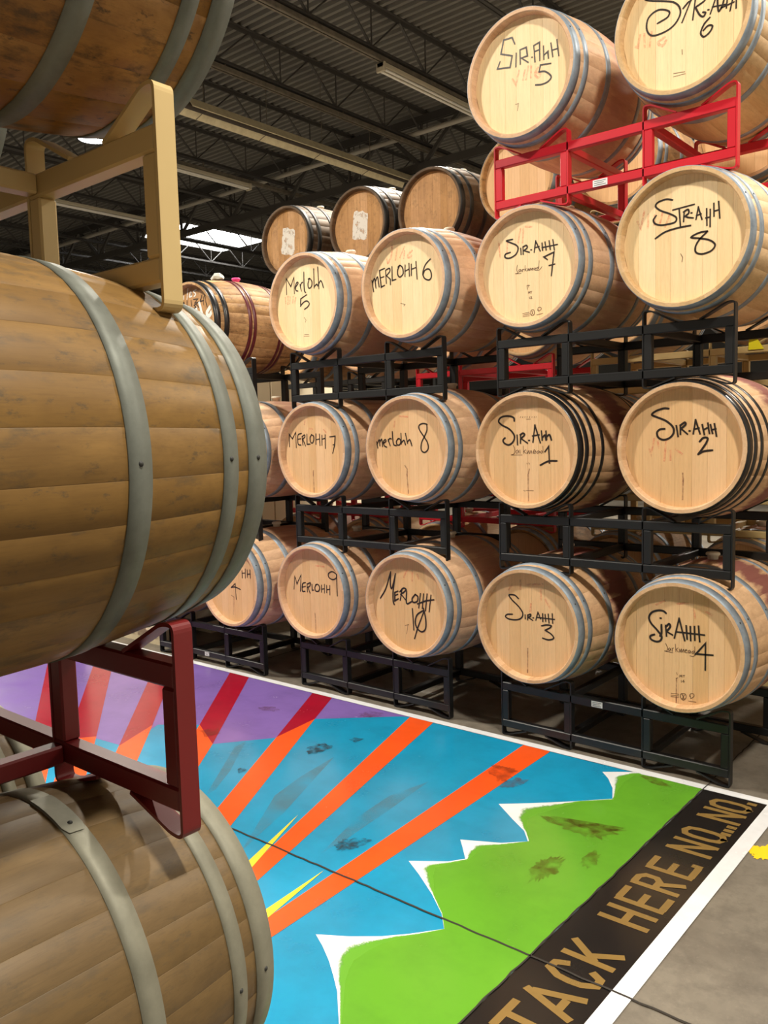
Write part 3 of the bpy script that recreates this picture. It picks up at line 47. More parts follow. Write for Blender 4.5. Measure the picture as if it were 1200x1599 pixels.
MARKS={"s5":{"red":[[[-563,-10],[-373,-314],[-171,310]],[[147,219],[36,-194]],[[338,342],[205,-223]],[[506,329],[479,-211]],[[879,151],[840,105],[796,59],[754,13],[723,-34],[710,-82],[723,-138],[754,-202],[795,-264],[838,-313],[874,-339],[907,-337],[945,-313],[978,-276],[999,-235],[1000,-199],[974,-166],[928,-131],[870,-95],[808,-59],[753,-24]]],"stamp":[[[-235,-1249],[-304,-1591]],[[-407,-1258],[-257,-1261]]]},"s6":{"red":[[[-2182,-304],[-2081,-358],[-1981,144]],[[-1780,128],[-1754,-433]],[[-1432,112],[-1530,-478]],[[-844,-298],[-909,-325],[-983,-350],[-1053,-377],[-1108,-405],[-1135,-436],[-1127,-478],[-1091,-529],[-1039,-578],[-985,-616],[-939,-633],[-904,-621],[-870,-589],[-837,-545],[-804,-498],[-770,-456]]],"stamp":[[[-50,-1058],[-39,-1263]],[[-425,-2102],[99,-2113]],[[-426,-1965],[74,-2025]]]},"s7":{"stamp":[[[-650,222],[-662,173],[-676,122],[-688,72],[-697,25],[-698,-17],[-685,-53],[-661,-86],[-634,-116],[-615,-141],[-611,-161],[-634,-175],[-679,-183],[-728,-188],[-763,-191],[-767,-196],[-732,-202],[-669,-208],[-590,-213],[-508,-218],[-434,-223]],[[-454,-13],[-478,-17],[-505,-18],[-531,-21],[-552,-26],[-565,-35],[-567,-53],[-561,-79],[-550,-105],[-536,-126],[-522,-136],[-506,-128],[-486,-108],[-465,-83],[-446,-62],[-432,-54],[-424,-62],[-419,-80],[-416,-104],[-414,-129],[-411,-151]],[[-366,-26],[-361,-53],[-356,-82],[-352,-111],[-348,-132],[-345,-142],[-345,-135],[-347,-115],[-350,-89],[-349,-64],[-344,-48],[-332,-41],[-315,-39],[-295,-40],[-275,-42],[-256,-42]],[[-188,136],[-213,-142]],[[-124,-23],[-203,-68],[-104,-157]],[[-37,-36],[-38,-61],[-41,-91],[-43,-118],[-42,-139],[-38,-148],[-28,-137],[-14,-112],[2,-81],[17,-55],[28,-45],[35,-56],[38,-83],[40,-115],[43,-142],[49,-153],[60,-140],[74,-112],[89,-78],[104,-50],[116,-39],[124,-47],[130,-69],[135,-97],[139,-128],[145,-155]],[[180,-104],[200,-99],[222,-94],[243,-89],[259,-84],[267,-79],[263,-72],[249,-62],[231,-54],[213,-49],[202,-51],[197,-64],[193,-84],[192,-108],[195,-130],[201,-144],[213,-149],[229,-149],[249,-145],[269,-141],[288,-138]],[[397,-60],[377,-65],[356,-68],[335,-73],[319,-78],[310,-85],[310,-97],[316,-113],[327,-130],[340,-142],[352,-147],[367,-141],[385,-125],[403,-106],[419,-91],[431,-84],[437,-88],[439,-98],[439,-112],[438,-127],[439,-141]],[[569,-48],[549,-52],[528,-55],[508,-59],[492,-64],[482,-73],[482,-88],[489,-108],[500,-129],[513,-145],[525,-153],[536,-149],[549,-137],[563,-121],[576,-103],[590,-88]],[[615,260],[589,-125]],[[374,-187],[422,-193],[471,-201],[520,-208],[567,-209],[610,-202],[648,-184],[683,-157],[716,-125],[749,-91],[782,-60]],[[-91,-872],[-71,-1082]],[[-91,-872],[62,-892]],[[-3,-865],[-5,-978]],[[-30,-1294],[-16,-1202],[27,-1264],[67,-1212],[79,-1296]],[[102,-1209],[189,-1209]],[[145,-1215],[144,-1304]],[[33,-1471],[41,-1566]],[[99,-1479],[164,-1480],[111,-1575],[198,-1574]],[[-372,-2275],[24,-2243]],[[-351,-2353],[45,-2321]],[[-352,-2429],[22,-2413]],[[88,-2344],[96,-2305],[102,-2262],[108,-2221],[118,-2186],[134,-2161],[160,-2146],[193,-2138],[229,-2137],[261,-2144],[286,-2159],[305,-2187],[319,-2228],[329,-2274],[332,-2317],[328,-2352],[312,-2378],[287,-2400],[256,-2417],[224,-2428],[196,-2432],[173,-2425],[152,-2409],[131,-2387],[110,-2364],[88,-2344]],[[156,-2201],[262,-2401]],[[243,-2192],[153,-2389]],[[502,-2202],[510,-2175],[516,-2146],[523,-2118],[533,-2094],[547,-2076],[569,-2066],[597,-2061],[627,-2061],[655,-2065],[676,-2072],[691,-2086],[704,-2105],[713,-2127],[715,-2150],[709,-2170],[690,-2189],[659,-2210],[624,-2229],[591,-2243],[567,-2247],[553,-2239],[547,-2221],[544,-2197],[541,-2172],[537,-2150]],[[457,-2422],[801,-2385]]],"red":[[[-449,2012],[-590,1361]],[[-273,2056],[-326,1318]],[[204,1992],[-142,2070]],[[-1758,1550],[-1679,736]],[[-1215,1424],[-1267,940]]]},"s8":{"red":[[[-2104,1103],[-1952,792],[-1781,1530]],[[-1588,1334],[-1616,754]],[[-1290,1239],[-1310,842]],[[-933,1294],[-1057,838]],[[-600,1154],[-805,674]]],"stamp":[[[-97,-633],[-6,-805],[-34,-999]]]},"s1":{"stamp":[[[-905,277],[-885,238],[-864,200],[-844,161],[-827,122],[-817,80],[-812,33],[-811,-19],[-815,-71],[-826,-118],[-843,-156],[-883,-183],[-945,-202],[-1006,-216],[-1041,-226],[-1026,-234],[-948,-239],[-823,-240],[-671,-239],[-513,-238],[-369,-237]],[[-636,39],[-662,24],[-690,10],[-717,-5],[-739,-21],[-750,-39],[-749,-64],[-738,-96],[-721,-127],[-702,-150],[-684,-157],[-666,-139],[-645,-100],[-624,-55],[-606,-18],[-591,-1],[-583,-9],[-578,-35],[-575,-69],[-574,-106],[-571,-138]],[[-501,38],[-481,-158]],[[-296,231],[-279,-159]],[[-142,35],[-277,-42],[-122,-160]],[[-76,-5],[-73,-41],[-71,-82],[-69,-121],[-64,-149],[-56,-161],[-41,-145],[-22,-106],[-1,-60],[19,-22],[35,-6],[46,-22],[53,-61],[59,-107],[67,-145],[78,-161],[93,-145],[113,-107],[133,-61],[152,-23],[168,-7],[179,-18],[188,-47],[196,-85],[202,-126],[210,-162]],[[277,-85],[312,-83],[350,-82],[387,-80],[416,-76],[431,-67],[429,-48],[412,-21],[388,7],[364,27],[344,30],[328,10],[310,-28],[295,-73],[287,-115],[290,-143],[307,-155],[335,-156],[370,-152],[406,-147],[439,-144]],[[607,-11],[582,-26],[554,-41],[528,-56],[507,-71],[497,-87],[498,-105],[509,-127],[525,-147],[544,-161],[561,-164],[579,-150],[598,-122],[618,-89],[636,-62],[650,-49],[658,-55],[663,-73],[665,-97],[667,-123],[671,-146]],[[802,-12],[782,-27],[760,-43],[739,-58],[722,-73],[715,-88],[718,-105],[730,-125],[747,-143],[764,-155],[779,-158],[790,-148],[801,-128],[812,-102],[822,-75],[832,-51]],[[848,218],[866,-147]],[[-100,1623],[143,1616]],[[-456,1712],[-433,1770]],[[-322,1708],[-299,1765]],[[-188,1703],[-174,1761]],[[-55,1699],[-41,1756]],[[91,1694],[100,1752]],[[232,1690],[241,1747]],[[363,1685],[386,1742]],[[472,1682],[486,1739]],[[-303,-2099],[-214,-2136]],[[-169,-2096],[276,-2098]],[[-84,-667],[-62,-714]],[[27,-647],[71,-713]]],"drip":[[[46,-978],[-25,-1291],[-19,-2622]]]},"s2":{"red":[[[-1554,-46],[-1480,-294],[-1337,445]],[[-1155,302],[-1100,20]],[[-761,331],[-847,-577]],[[-564,-124],[-544,-542]],[[-300,-57],[-19,-267]]],"drip":[[[28,-1166],[51,-1442],[29,-2385]]]},"s3":{"red":[[[-1037,2051],[-1254,1768]],[[-526,2321],[-532,1876]],[[-111,2138],[790,2260]],[[666,1957],[701,1414]],[[944,1440],[1181,1067]],[[84,1128],[38,754]]],"drip":[[[-132,-1273],[-160,-2568]]]},"s4":{"stamp":[[[-675,24],[-659,-9],[-642,-42],[-625,-75],[-612,-109],[-603,-143],[-599,-181],[-599,-222],[-602,-262],[-609,-298],[-620,-323],[-643,-337],[-680,-341],[-715,-340],[-736,-338],[-726,-339],[-680,-344],[-606,-351],[-516,-357],[-422,-364],[-337,-370]],[[-479,-161],[-495,-173],[-513,-185],[-530,-198],[-543,-210],[-549,-224],[-546,-242],[-537,-265],[-523,-286],[-508,-301],[-496,-305],[-485,-291],[-473,-263],[-462,-230],[-452,-203],[-443,-191],[-437,-198],[-434,-217],[-431,-243],[-428,-271],[-425,-295]],[[-373,-145],[-355,-302]],[[-366,-180],[-303,-135]],[[-216,54],[-197,-297]],[[-93,-105],[-190,-190],[-74,-296]],[[-23,-148],[-20,-180],[-18,-217],[-15,-252],[-11,-277],[-4,-286],[7,-269],[22,-232],[38,-188],[53,-151],[64,-135],[70,-151],[72,-187],[73,-232],[75,-269],[82,-284],[96,-268],[115,-230],[136,-185],[154,-147],[168,-131],[176,-140],[180,-167],[182,-203],[184,-242],[186,-275]],[[220,-200],[244,-194],[269,-188],[294,-181],[313,-175],[324,-167],[323,-156],[313,-141],[299,-127],[283,-120],[272,-123],[262,-142],[250,-174],[241,-211],[236,-245],[238,-268],[250,-277],[270,-279],[294,-276],[319,-272],[342,-270]],[[444,-132],[428,-145],[411,-157],[394,-169],[381,-181],[376,-195],[378,-213],[388,-235],[401,-256],[415,-271],[428,-275],[438,-261],[450,-233],[460,-201],[470,-174],[478,-162],[484,-169],[488,-188],[491,-213],[493,-241],[496,-265]],[[632,-140],[613,-153],[591,-166],[571,-179],[555,-192],[547,-205],[548,-220],[557,-237],[571,-253],[586,-264],[599,-267],[610,-258],[622,-240],[635,-217],[647,-192],[659,-171]],[[681,59],[684,-271]],[[463,-392],[490,-397],[518,-403],[545,-409],[572,-411],[600,-406],[627,-392],[654,-372],[681,-347],[708,-322],[735,-299]],[[-15,-1471],[2,-1380],[48,-1425],[89,-1365],[107,-1458]],[[141,-1367],[228,-1346]],[[186,-1360],[187,-1445]],[[63,-1618],[67,-1705]],[[177,-1580],[126,-1660],[212,-1645]],[[184,-1579],[185,-1703]],[[-156,-1282],[-120,-1382]],[[-172,-1569],[-102,-1521]],[[-415,-2307],[-45,-2293]],[[-415,-2396],[-45,-2372]],[[-414,-2468],[-44,-2443]],[[26,-2423],[30,-2387],[32,-2350],[35,-2314],[43,-2281],[59,-2257],[90,-2238],[132,-2223],[177,-2215],[219,-2214],[251,-2222],[272,-2243],[288,-2276],[298,-2315],[301,-2355],[297,-2391],[282,-2426],[258,-2464],[227,-2500],[195,-2526],[166,-2539],[138,-2533],[110,-2512],[82,-2482],[54,-2450],[26,-2423]],[[94,-2268],[235,-2491]],[[234,-2261],[96,-2516]],[[147,-2259],[166,-2521]],[[459,-2308],[464,-2283],[467,-2256],[471,-2230],[479,-2207],[492,-2189],[515,-2174],[545,-2161],[578,-2153],[608,-2149],[629,-2154],[644,-2167],[655,-2190],[662,-2218],[662,-2246],[654,-2272],[634,-2299],[603,-2329],[567,-2358],[534,-2379],[511,-2387],[499,-2378],[495,-2355],[494,-2326],[494,-2294],[493,-2266]],[[409,-2536],[752,-2518]]],"red":[[[-1128,1816],[-737,2035]],[[-139,1960],[343,2047]],[[618,1732],[689,1395]],[[1190,1729],[1423,1620]]],"drip":[[[-155,-1566],[-165,-2804]]]},"m5":{"red":[[[-1901,540],[-1870,199]],[[-1652,577],[-1677,109]],[[-1458,520],[-1528,125]],[[-1165,518],[-1234,124]],[[-950,425],[-1040,101]]],"stamp":[[[-246,-888],[-88,-1071],[-166,-1195]],[[-327,-2045],[148,-2090]],[[-274,-1950],[105,-1986]]]},"m6":{"red":[[[-1388,1685],[-1304,1347]],[[-962,2302],[-967,2210],[-968,2118],[-970,2026],[-980,1934],[-1001,1842],[-1038,1749],[-1087,1656],[-1143,1563],[-1201,1470],[-1255,1376]],[[-564,2203],[-729,1478]],[[-54,2122],[-397,1571]],[[-61,1875],[-120,1494]],[[489,1824],[417,1777],[338,1727],[263,1679],[200,1633],[161,1593],[150,1556],[161,1520],[187,1489],[218,1467],[249,1456],[280,1460],[317,1477],[356,1502],[397,1528],[435,1551]]],"stamp":[[[-430,-986],[-106,-1096],[-202,-1175]]]},"m7":{"drip":[[[-173,-1316],[-193,-1420],[-173,-2732]]],"red":[[[-784,1924],[-844,1685]],[[-421,1399],[-133,1358]],[[862,1300],[1042,1127]]]},"m8":{"drip":[[[-397,-1012],[-229,-1216],[-260,-1524],[-184,-2611]]],"red":[[[-724,1856],[-117,1802]],[[-1086,1561],[-1141,1255]]]},"m9":{"drip":[[[8,-1436],[30,-1680],[44,-2737]]],"red":[[[228,1700],[990,1692]]]},"m10":{"stamp":[[[-342,-1266],[-76,-1194]],[[-124,-1181],[-237,-1768]]],"red":[[[-98,2040],[-349,1604]],[[278,1997],[262,1433]],[[648,1842],[734,1588]]]},"m4":{"drip":[[[-200,-915],[71,-1029],[-30,-2260]]]},"oj":{"white":[[[-341,2624],[-525,1875]],[[-76,2359],[-112,2288],[-154,2212],[-193,2138],[-221,2075],[-227,2031],[-204,2008],[-157,1999],[-99,2004],[-44,2019],[-5,2043],[17,2088],[30,2157],[37,2229],[42,2285],[47,2305],[51,2280],[53,2223],[53,2148],[54,2068],[55,1997]],[[619,2424],[547,2412],[466,2401],[389,2390],[330,2374],[301,2350],[320,2314],[376,2269],[446,2220],[507,2172],[535,2129],[523,2092],[486,2059],[436,2027],[382,1995],[335,1962]],[[-885,2190],[-906,1920]]],"whiteblock":[[[-378,890],[-81,625]],[[521,1097],[709,271]],[[919,1433],[1270,326]],[[2113,1029],[2025,953],[1928,874],[1835,797],[1761,724],[1722,657],[1725,589],[1760,519],[1816,457],[1882,415],[1948,405],[2015,434],[2091,497],[2172,578],[2254,663],[2334,740]]]}}
FLOOR={"outline":[[0.212,-0.067],[0.183,-0.078],[0.062,-0.166],[0.118,-0.221],[0.182,-0.311],[0.232,-0.42],[0.104,-0.548],[-0.038,-0.678],[-0.151,-0.77],[-0.027,-0.86],[0.072,-0.926],[0.132,-0.997],[0.051,-1.073],[-0.098,-1.149],[-0.049,-1.202],[0.008,-1.267],[-0.034,-1.325],[-0.16,-1.414],[-0.062,-1.473],[0.056,-1.552],[0.158,-1.632],[0.218,-1.701],[0.143,-1.793],[0.078,-1.861],[-0.01,-1.929],[-0.106,-1.988],[-0.043,-2.021],[0.028,-2.065],[0.092,-2.112],[0.151,-2.158],[0.25,-2.257],[0.355,-2.366]],"green":[[0.226,-0.085],[0.204,-0.11],[0.197,-0.218],[0.211,-0.306],[0.242,-0.429],[0.132,-0.527],[0.064,-0.699],[0.039,-0.756],[0.028,-0.819],[0.069,-0.899],[0.14,-0.99],[0.1,-1.05],[0.037,-1.151],[0.019,-1.203],[0.024,-1.269],[0.001,-1.311],[-0.045,-1.395],[-0.012,-1.452],[0.064,-1.546],[0.162,-1.631],[0.221,-1.701],[0.19,-1.757],[0.135,-1.835],[0.106,-1.893],[0.094,-1.95],[0.091,-2.016],[0.109,-2.059],[0.137,-2.105],[0.188,-2.169],[0.256,-2.252],[0.36,-2.361]],"stains":[["tar",[[-1.336,-0.806],[-1.339,-0.739],[-1.315,-0.699],[-1.246,-0.696],[-1.23,-0.753],[-1.244,-0.807],[-1.27,-0.848]]],["tar",[[-0.475,-1.502],[-0.487,-1.443],[-0.452,-1.402],[-0.396,-1.374],[-0.377,-1.428],[-0.401,-1.486],[-0.431,-1.522]]],["wine",[[-0.411,-0.453],[-0.402,-0.396],[-0.341,-0.403],[-0.324,-0.37],[-0.276,-0.414],[-0.258,-0.497],[-0.266,-0.559],[-0.333,-0.533]]],["wine",[[-0.257,-0.552],[-0.236,-0.481],[-0.166,-0.467],[-0.168,-0.541],[-0.201,-0.602],[-0.253,-0.604]]],["wine",[[0.257,-1.208],[0.243,-1.153],[0.252,-1.091],[0.276,-1.042],[0.313,-1.039],[0.341,-1.103],[0.338,-1.176],[0.318,-1.237],[0.296,-1.265]]],["wine",[[0.38,-1.037],[0.366,-0.954],[0.378,-0.907],[0.414,-0.925],[0.433,-0.997],[0.421,-1.049]]],["wine",[[0.069,-0.758],[0.118,-0.729],[0.172,-0.749],[0.239,-0.758],[0.318,-0.77],[0.367,-0.705],[0.387,-0.662],[0.402,-0.721],[0.361,-0.8],[0.296,-0.814],[0.223,-0.813],[0.144,-0.799]]],["tar",[[-1.424,-1.215],[-1.412,-1.175],[-1.369,-1.195],[-1.376,-1.24]]],["wine",[[-2.079,-0.486],[-2.019,-0.428],[-1.94,-0.432],[-1.936,-0.489],[-2.01,-0.526]]],["wine",[[-1.489,-0.214],[-1.463,-0.138],[-1.371,-0.115],[-1.351,-0.186],[-1.428,-0.255]]],["tar",[[-1.241,-0.574],[-1.235,-0.521],[-1.181,-0.519],[-1.183,-0.58]]],["wine",[[-2.037,-0.973],[-1.985,-0.884],[-1.906,-0.93],[-1.922,-1.017]]],["wine",[[0.227,-0.103],[0.277,-0.085],[0.348,-0.107],[0.394,-0.145],[0.346,-0.163],[0.275,-0.142]]]],"ghost":[[[-1.691,-0.925],[-1.676,-1.017],[-1.302,-1.509],[-1.315,-1.441],[-1.44,-1.243]],[[-1.139,-0.797],[-1.099,-1.079],[-1.037,-1.313],[-0.753,-1.759],[-0.802,-1.617],[-0.872,-1.407]],[[-0.552,-0.759],[-0.603,-0.992],[-0.575,-1.255],[-0.478,-1.581],[-0.477,-1.435],[-0.51,-1.104]]],"yellow":[[0.854,-0.523],[0.868,-0.487],[0.891,-0.483],[0.906,-0.451],[0.936,-0.455],[0.936,-0.507],[0.955,-0.543],[0.924,-0.584],[0.893,-0.589],[0.871,-0.562]]}
POS={"s1":[-0.4154,-0.0628,1.5684],"s2":[0.3832,-0.04,1.572],"s7":[-0.4112,-0.0492,2.5008],"s8":[0.4033,-0.1009,2.5027],"s5":[-0.4071,-0.0975,3.4268],"s3":[-0.3929,-0.1062,0.6542],"s4":[0.4118,-0.1289,0.6624],"m10":[-1.1814,-0.127,0.6793],"m9":[-1.9969,-0.0878,0.6704],"m7":[-1.9959,-0.0394,1.5819],"m8":[-1.1913,-0.0733,1.5882],"m5":[-1.9946,-0.0697,2.5097],"m6":[-1.1885,-0.0765,2.5149],"s6":[0.39,-0.075,3.428],"m4":[-2.72,-0.16,0.672],"oj":[-3.28,0.03,2.515]}

# ------------------------------------------------------------------ helpers
def srgb(r, g, b):
    f = lambda c: ((c / 255.0) / 12.92 if c / 255.0 <= 0.04045 else ((c / 255.0 + 0.055) / 1.055) ** 2.4)
    return (f(r), f(g), f(b), 1.0)

def mesh(name, verts, faces, smooth=False):
    me = bpy.data.meshes.new(name)
    me.from_pydata(verts, [], faces)
    if smooth is True:
        me.polygons.foreach_set('use_smooth', [True] * len(me.polygons))
    elif smooth:
        me.polygons.foreach_set('use_smooth', [bool(s) for s in smooth])
    me.update()
    return me

def link(name, me, mat=None, parent=None, loc=(0, 0, 0), rot=(0, 0, 0), label=None, cat=None, group=None, kind=None):
    o = bpy.data.objects.new(name, me)
    COL.objects.link(o)
    if me is not None and mat is not None:
        if len(me.materials) == 0:
            me.materials.append(None)
        o.material_slots[0].link = 'OBJECT'
        o.material_slots[0].material = mat
    o.parent = parent
    o.location = loc
    o.rotation_euler = rot
    if label: o['label'] = label
    if cat: o['category'] = cat
    if group: o['group'] = group
    if kind: o['kind'] = kind
    return o

def thing(name, label, cat, loc=(0, 0, 0), rotz=0.0, group=None):
    return link(name, None, None, None, loc, (0, 0, rotz), label, cat, group)

class MB:
    def __init__(s): s.v = []; s.f = []; s.s = []
    def add(s, v, f, smooth=False):
        n = len(s.v); s.v += [tuple(q) for q in v]; s.f += [tuple(i + n for i in q) for q in f]; s.s += [smooth] * len(f)
        return s
    def box(s, x0, x1, y0, y1, z0, z1, bev=0.0):
        if bev <= 0:
            v = [(x, y, z) for z in (z0, z1) for y in (y0, y1) for x in (x0, x1)]
            return s.add(v, [(0, 2, 3, 1), (4, 5, 7, 6), (0, 1, 5, 4), (2, 6, 7, 3), (0, 4, 6, 2), (1, 3, 7, 5)])
        X, Y, Z = (x0, x1), (y0, y1), (z0, z1); v = []; idx = {}
        for ix in (0, 1):
            for iy in (0, 1):
                for iz in (0, 1):
                    sx, sy, sz = (1 if ix == 0 else -1), (1 if iy == 0 else -1), (1 if iz == 0 else -1)
                    idx[ix, iy, iz, 'x'] = len(v); v.append((X[ix], Y[iy] + sy * bev, Z[iz] + sz * bev))
                    idx[ix, iy, iz, 'y'] = len(v); v.append((X[ix] + sx * bev, Y[iy], Z[iz] + sz * bev))
                    idx[ix, iy, iz, 'z'] = len(v); v.append((X[ix] + sx * bev, Y[iy] + sy * bev, Z[iz]))
        f = []
        q4 = [(0, 0), (1, 0), (1, 1), (0, 1)]
        for i in (0, 1):
            a = [idx[i, p, q, 'x'] for p, q in q4]; f.append(a if i else a[::-1])
            a = [idx[p, i, q, 'y'] for p, q in q4]; f.append(a[::-1] if i else a)
            a = [idx[p, q, i, 'z'] for p, q in q4]; f.append(a if i else a[::-1])
        for i in (0, 1):
            for j in (0, 1):
                a = [idx[i, j, 0, 'x'], idx[i, j, 0, 'y'], idx[i, j, 1, 'y'], idx[i, j, 1, 'x']]; f.append(a if i == j else a[::-1])
                a = [idx[i, 0, j, 'x'], idx[i, 1, j, 'x'], idx[i, 1, j, 'z'], idx[i, 0, j, 'z']]; f.append(a if i == j else a[::-1])
                a = [idx[0, i, j, 'y'], idx[0, i, j, 'z'], idx[1, i, j, 'z'], idx[1, i, j, 'y']]; f.append(a if i == j else a[::-1])
        for ix in (0, 1):
            for iy in (0, 1):
                for iz in (0, 1):
                    a = [idx[ix, iy, iz, c] for c in 'xyz']; f.append(a if (ix + iy + iz) % 2 else a[::-1])
        return s.add(v, f)
    def bar(s, a, b, w, h=None, up=(0, 0, 1)):
        h = h or w
        a = Vector(a); b = Vector(b); d = (b - a).normalized(); up = Vector(up)
        if abs(d.dot(up)) > .98: up = Vector((1, 0, 0))
        sx = d.cross(up).normalized() * (w / 2); sy = sx.cross(d).normalized() * (h / 2)
        v = [a - sx - sy, a + sx - sy, a + sx + sy, a - sx + sy, b - sx - sy, b + sx - sy, b + sx + sy, b - sx + sy]
        return s.add(v, [(0, 3, 2, 1), (4, 5, 6, 7), (0, 1, 5, 4), (1, 2, 6, 5), (2, 3, 7, 6), (3, 0, 4, 7)])
    def tube(s, a, b, r, n=10, r2=None):
        a = Vector(a); b = Vector(b); d = (b - a).normalized(); up = Vector((0, 0, 1)) if abs(d.z) < .95 else Vector((1, 0, 0))
        e = d.cross(up).normalized(); g = e.cross(d); r2 = r if r2 is None else r2
        v = [];
        for c, rr in ((a, r), (b, r2)):
            for i in range(n):
                t = 2 * math.pi * i / n; v.append(c + e * (rr * math.cos(t)) + g * (rr * math.sin(t)))
        s.add(v, [(i, (i + 1) % n, n + (i + 1) % n, n + i) for i in range(n)], True)
        s.add([v[i] for i in range(n)], [tuple(range(n))[::-1]]); s.add([v[n + i] for i in range(n)], [tuple(range(n))])
        return s
    def lathe(s, prof, n=32, axis='z', smooth=True, closed=False):
        """prof: list of (radius, height)"""
        v = []; k = len(prof)
        for i in range(n):
            t = 2 * math.pi * i / n; c, sn = math.cos(t), math.sin(t)
            for r, h in prof:
                v.append((r * c, r * sn, h) if axis == 'z' else (r * c, h, r * sn))
        f = []
        rngk = k if closed else k - 1
        for i in range(n):
            j = (i + 1) % n
            for a in range(rngk):
                b = (a + 1) % k
                q = (i * k + a, j * k + a, j * k + b, i * k + b)
                f.append(q if axis == 'z' else q[::-1])
        return s.add(v, f, smooth)
    def build(s, name): return mesh(name, s.v, s.f, s.s)

# ------------------------------------------------------------------ materials
class NT:
    def __init__(s, name):
        s.m = bpy.data.materials.new(name); s.m.use_nodes = True; s.t = s.m.node_tree; s.n = s.t.nodes
        s.b = s.n['Principled BSDF']
    def node(s, typ, **kw):
        q = s.n.new(typ)
        for k, v in kw.items(): setattr(q, k, v)
        return q
    def l(s, a, b): s.t.links.new(a, b)
    def val(s, sock, v): sock.default_value = v
    def noise(s, vec, scale, detail=4.0, rough=.55):
        q = s.node('ShaderNodeTexNoise'); q.inputs['Scale'].default_value = scale; q.inputs['Detail'].default_value = detail; q.inputs['Roughness'].default_value = rough
        if vec is not None: s.l(vec, q.inputs['Vector'])
        return q.outputs['Fac']
    def ramp(s, fac, stops):
        q = s.node('ShaderNodeValToRGB'); e = q.color_ramp.elements
        while len(e) > 1: e.remove(e[-1])
        e[0].position = stops[0][0]; e[0].color = stops[0][1]
        for p, c in stops[1:]:
            k = e.new(p); k.color = c
        s.l(fac, q.inputs[0]); return q.outputs[0]
    def mix(s, fac, a, b, mode='MIX'):
        q = s.node('ShaderNodeMix', data_type='RGBA', blend_type=mode)
        for sock, x in ((q.inputs[0], fac), (q.inputs[6], a), (q.inputs[7], b)):
            if isinstance(x, (int, float, tuple)): sock.default_value = x
            else: s.l(x, sock)
        return q.outputs[2]
    def math(s, op, a, b=None):
        q = s.node('ShaderNodeMath', operation=op)
        for sock, x in ((q.inputs[0], a), (q.inputs[1], b)):
            if x is None: continue
            if isinstance(x, (int, float)): sock.default_value = x
            else: s.l(x, sock)
        return q.outputs[0]
    def coords(s, scale=(1, 1, 1), rnd=0.0):
        tc = s.node('ShaderNodeTexCoord'); mp = s.node('ShaderNodeMapping'); mp.inputs['Scale'].default_value = scale
        src = tc.outputs['Object']
        if rnd:
            oi = s.node('ShaderNodeObjectInfo'); va = s.node('ShaderNodeVectorMath', operation='ADD')
            mu = s.math('MULTIPLY', oi.outputs['Random'], rnd)
            s.l(src, va.inputs[0]); s.l(mu, va.inputs[1]); src = va.outputs[0]
        s.l(src, mp.inputs['Vector']); return mp.outputs[0]
    def bump(s, h, strength=.2, dist=.01):
        q = s.node('ShaderNodeBump'); q.inputs['Strength'].default_value = strength; q.inputs['Distance'].default_value = dist
        s.l(h, q.inputs['Height']); s.l(q.outputs[0], s.b.inputs['Normal'])

W = (1, 1, 1, 1); K = (0, 0, 0, 1)

def wood(name, light, dark, grain=(14, 1.2, 60), var=.22, spots=0.0, spot_col=(.05, .035, .02, 1), rough=.62, wine=None, mottle=.5, streak=.55, hairs=.3):
    t = NT(name)
    v = t.coords(grain, 37.0)
    fine = t.noise(v, 3.0, 6, .6)
    col = t.mix(t.math('MULTIPLY', t.ramp(fine, [(.30, K), (.75, W)]), streak), light, dark)
    g2 = tuple(8.0 if g < 2 else 150.0 for g in grain)
    hair = t.noise(t.coords(g2, 29.0), 2.0, 5, .7)
    col = t.mix(t.math('MULTIPLY', t.ramp(hair, [(.50, K), (.78, W)]), hairs), col, tuple(c * .45 for c in dark[:3]) + (1,))
    vb = t.coords((2.0, 2.0, 2.0), 53.0)
    blot = t.noise(vb, 2.2, 5, .6)
    col = t.mix(t.math('MULTIPLY', t.ramp(blot, [(.40, K), (.72, W)]), mottle), col, dark)
    oi = t.node('ShaderNodeObjectInfo')
    hsv = t.node('ShaderNodeHueSaturation')
    t.l(t.math('ADD', t.math('MULTIPLY', oi.outputs['Random'], var), 1 - var / 2), hsv.inputs['Value'])
    t.l(t.math('ADD', t.math('MULTIPLY', oi.outputs['Random'], -.10), 1.05), hsv.inputs['Saturation'])
    t.l(col, hsv.inputs['Color']); col = hsv.outputs[0]
    if wine:
        tc = t.node('ShaderNodeTexCoord'); sp = t.node('ShaderNodeSeparateXYZ'); t.l(tc.outputs['Object'], sp.inputs[0])
        ay = t.math('ABSOLUTE', sp.outputs[1])
        ns = t.noise(t.coords((6, 1.5, 6), 91.0), 3.0, 5, .6)
        e = t.math('ADD', t.math('MULTIPLY', ay, -3.4), t.math('MULTIPLY', ns, 1.25))
        col = t.mix(t.math('MULTIPLY', t.ramp(e, [(.08, K), (.34, W)]), wine[1]), col, wine[0])
    if spots:
        ns = t.noise(t.coords((9, 3.2, 9), 71.0), 2.4, 6, .7)
        col = t.mix(t.math('MULTIPLY', t.ramp(ns, [(.53, K), (.66, W)]), spots), col, spot_col)
        ns = t.noise(t.coords((16, 7, 16), 17.0), 3.1, 7, .75)
        col = t.mix(t.math('MULTIPLY', t.ramp(ns, [(.58, K), (.66, W)]), spots), col, spot_col)
    t.l(col, t.b.inputs['Base Color']); t.val(t.b.inputs['Roughness'], rough); t.val(t.b.inputs['Specular IOR Level'], .28)
    t.bump(fine, .12, .002)
    return t.m

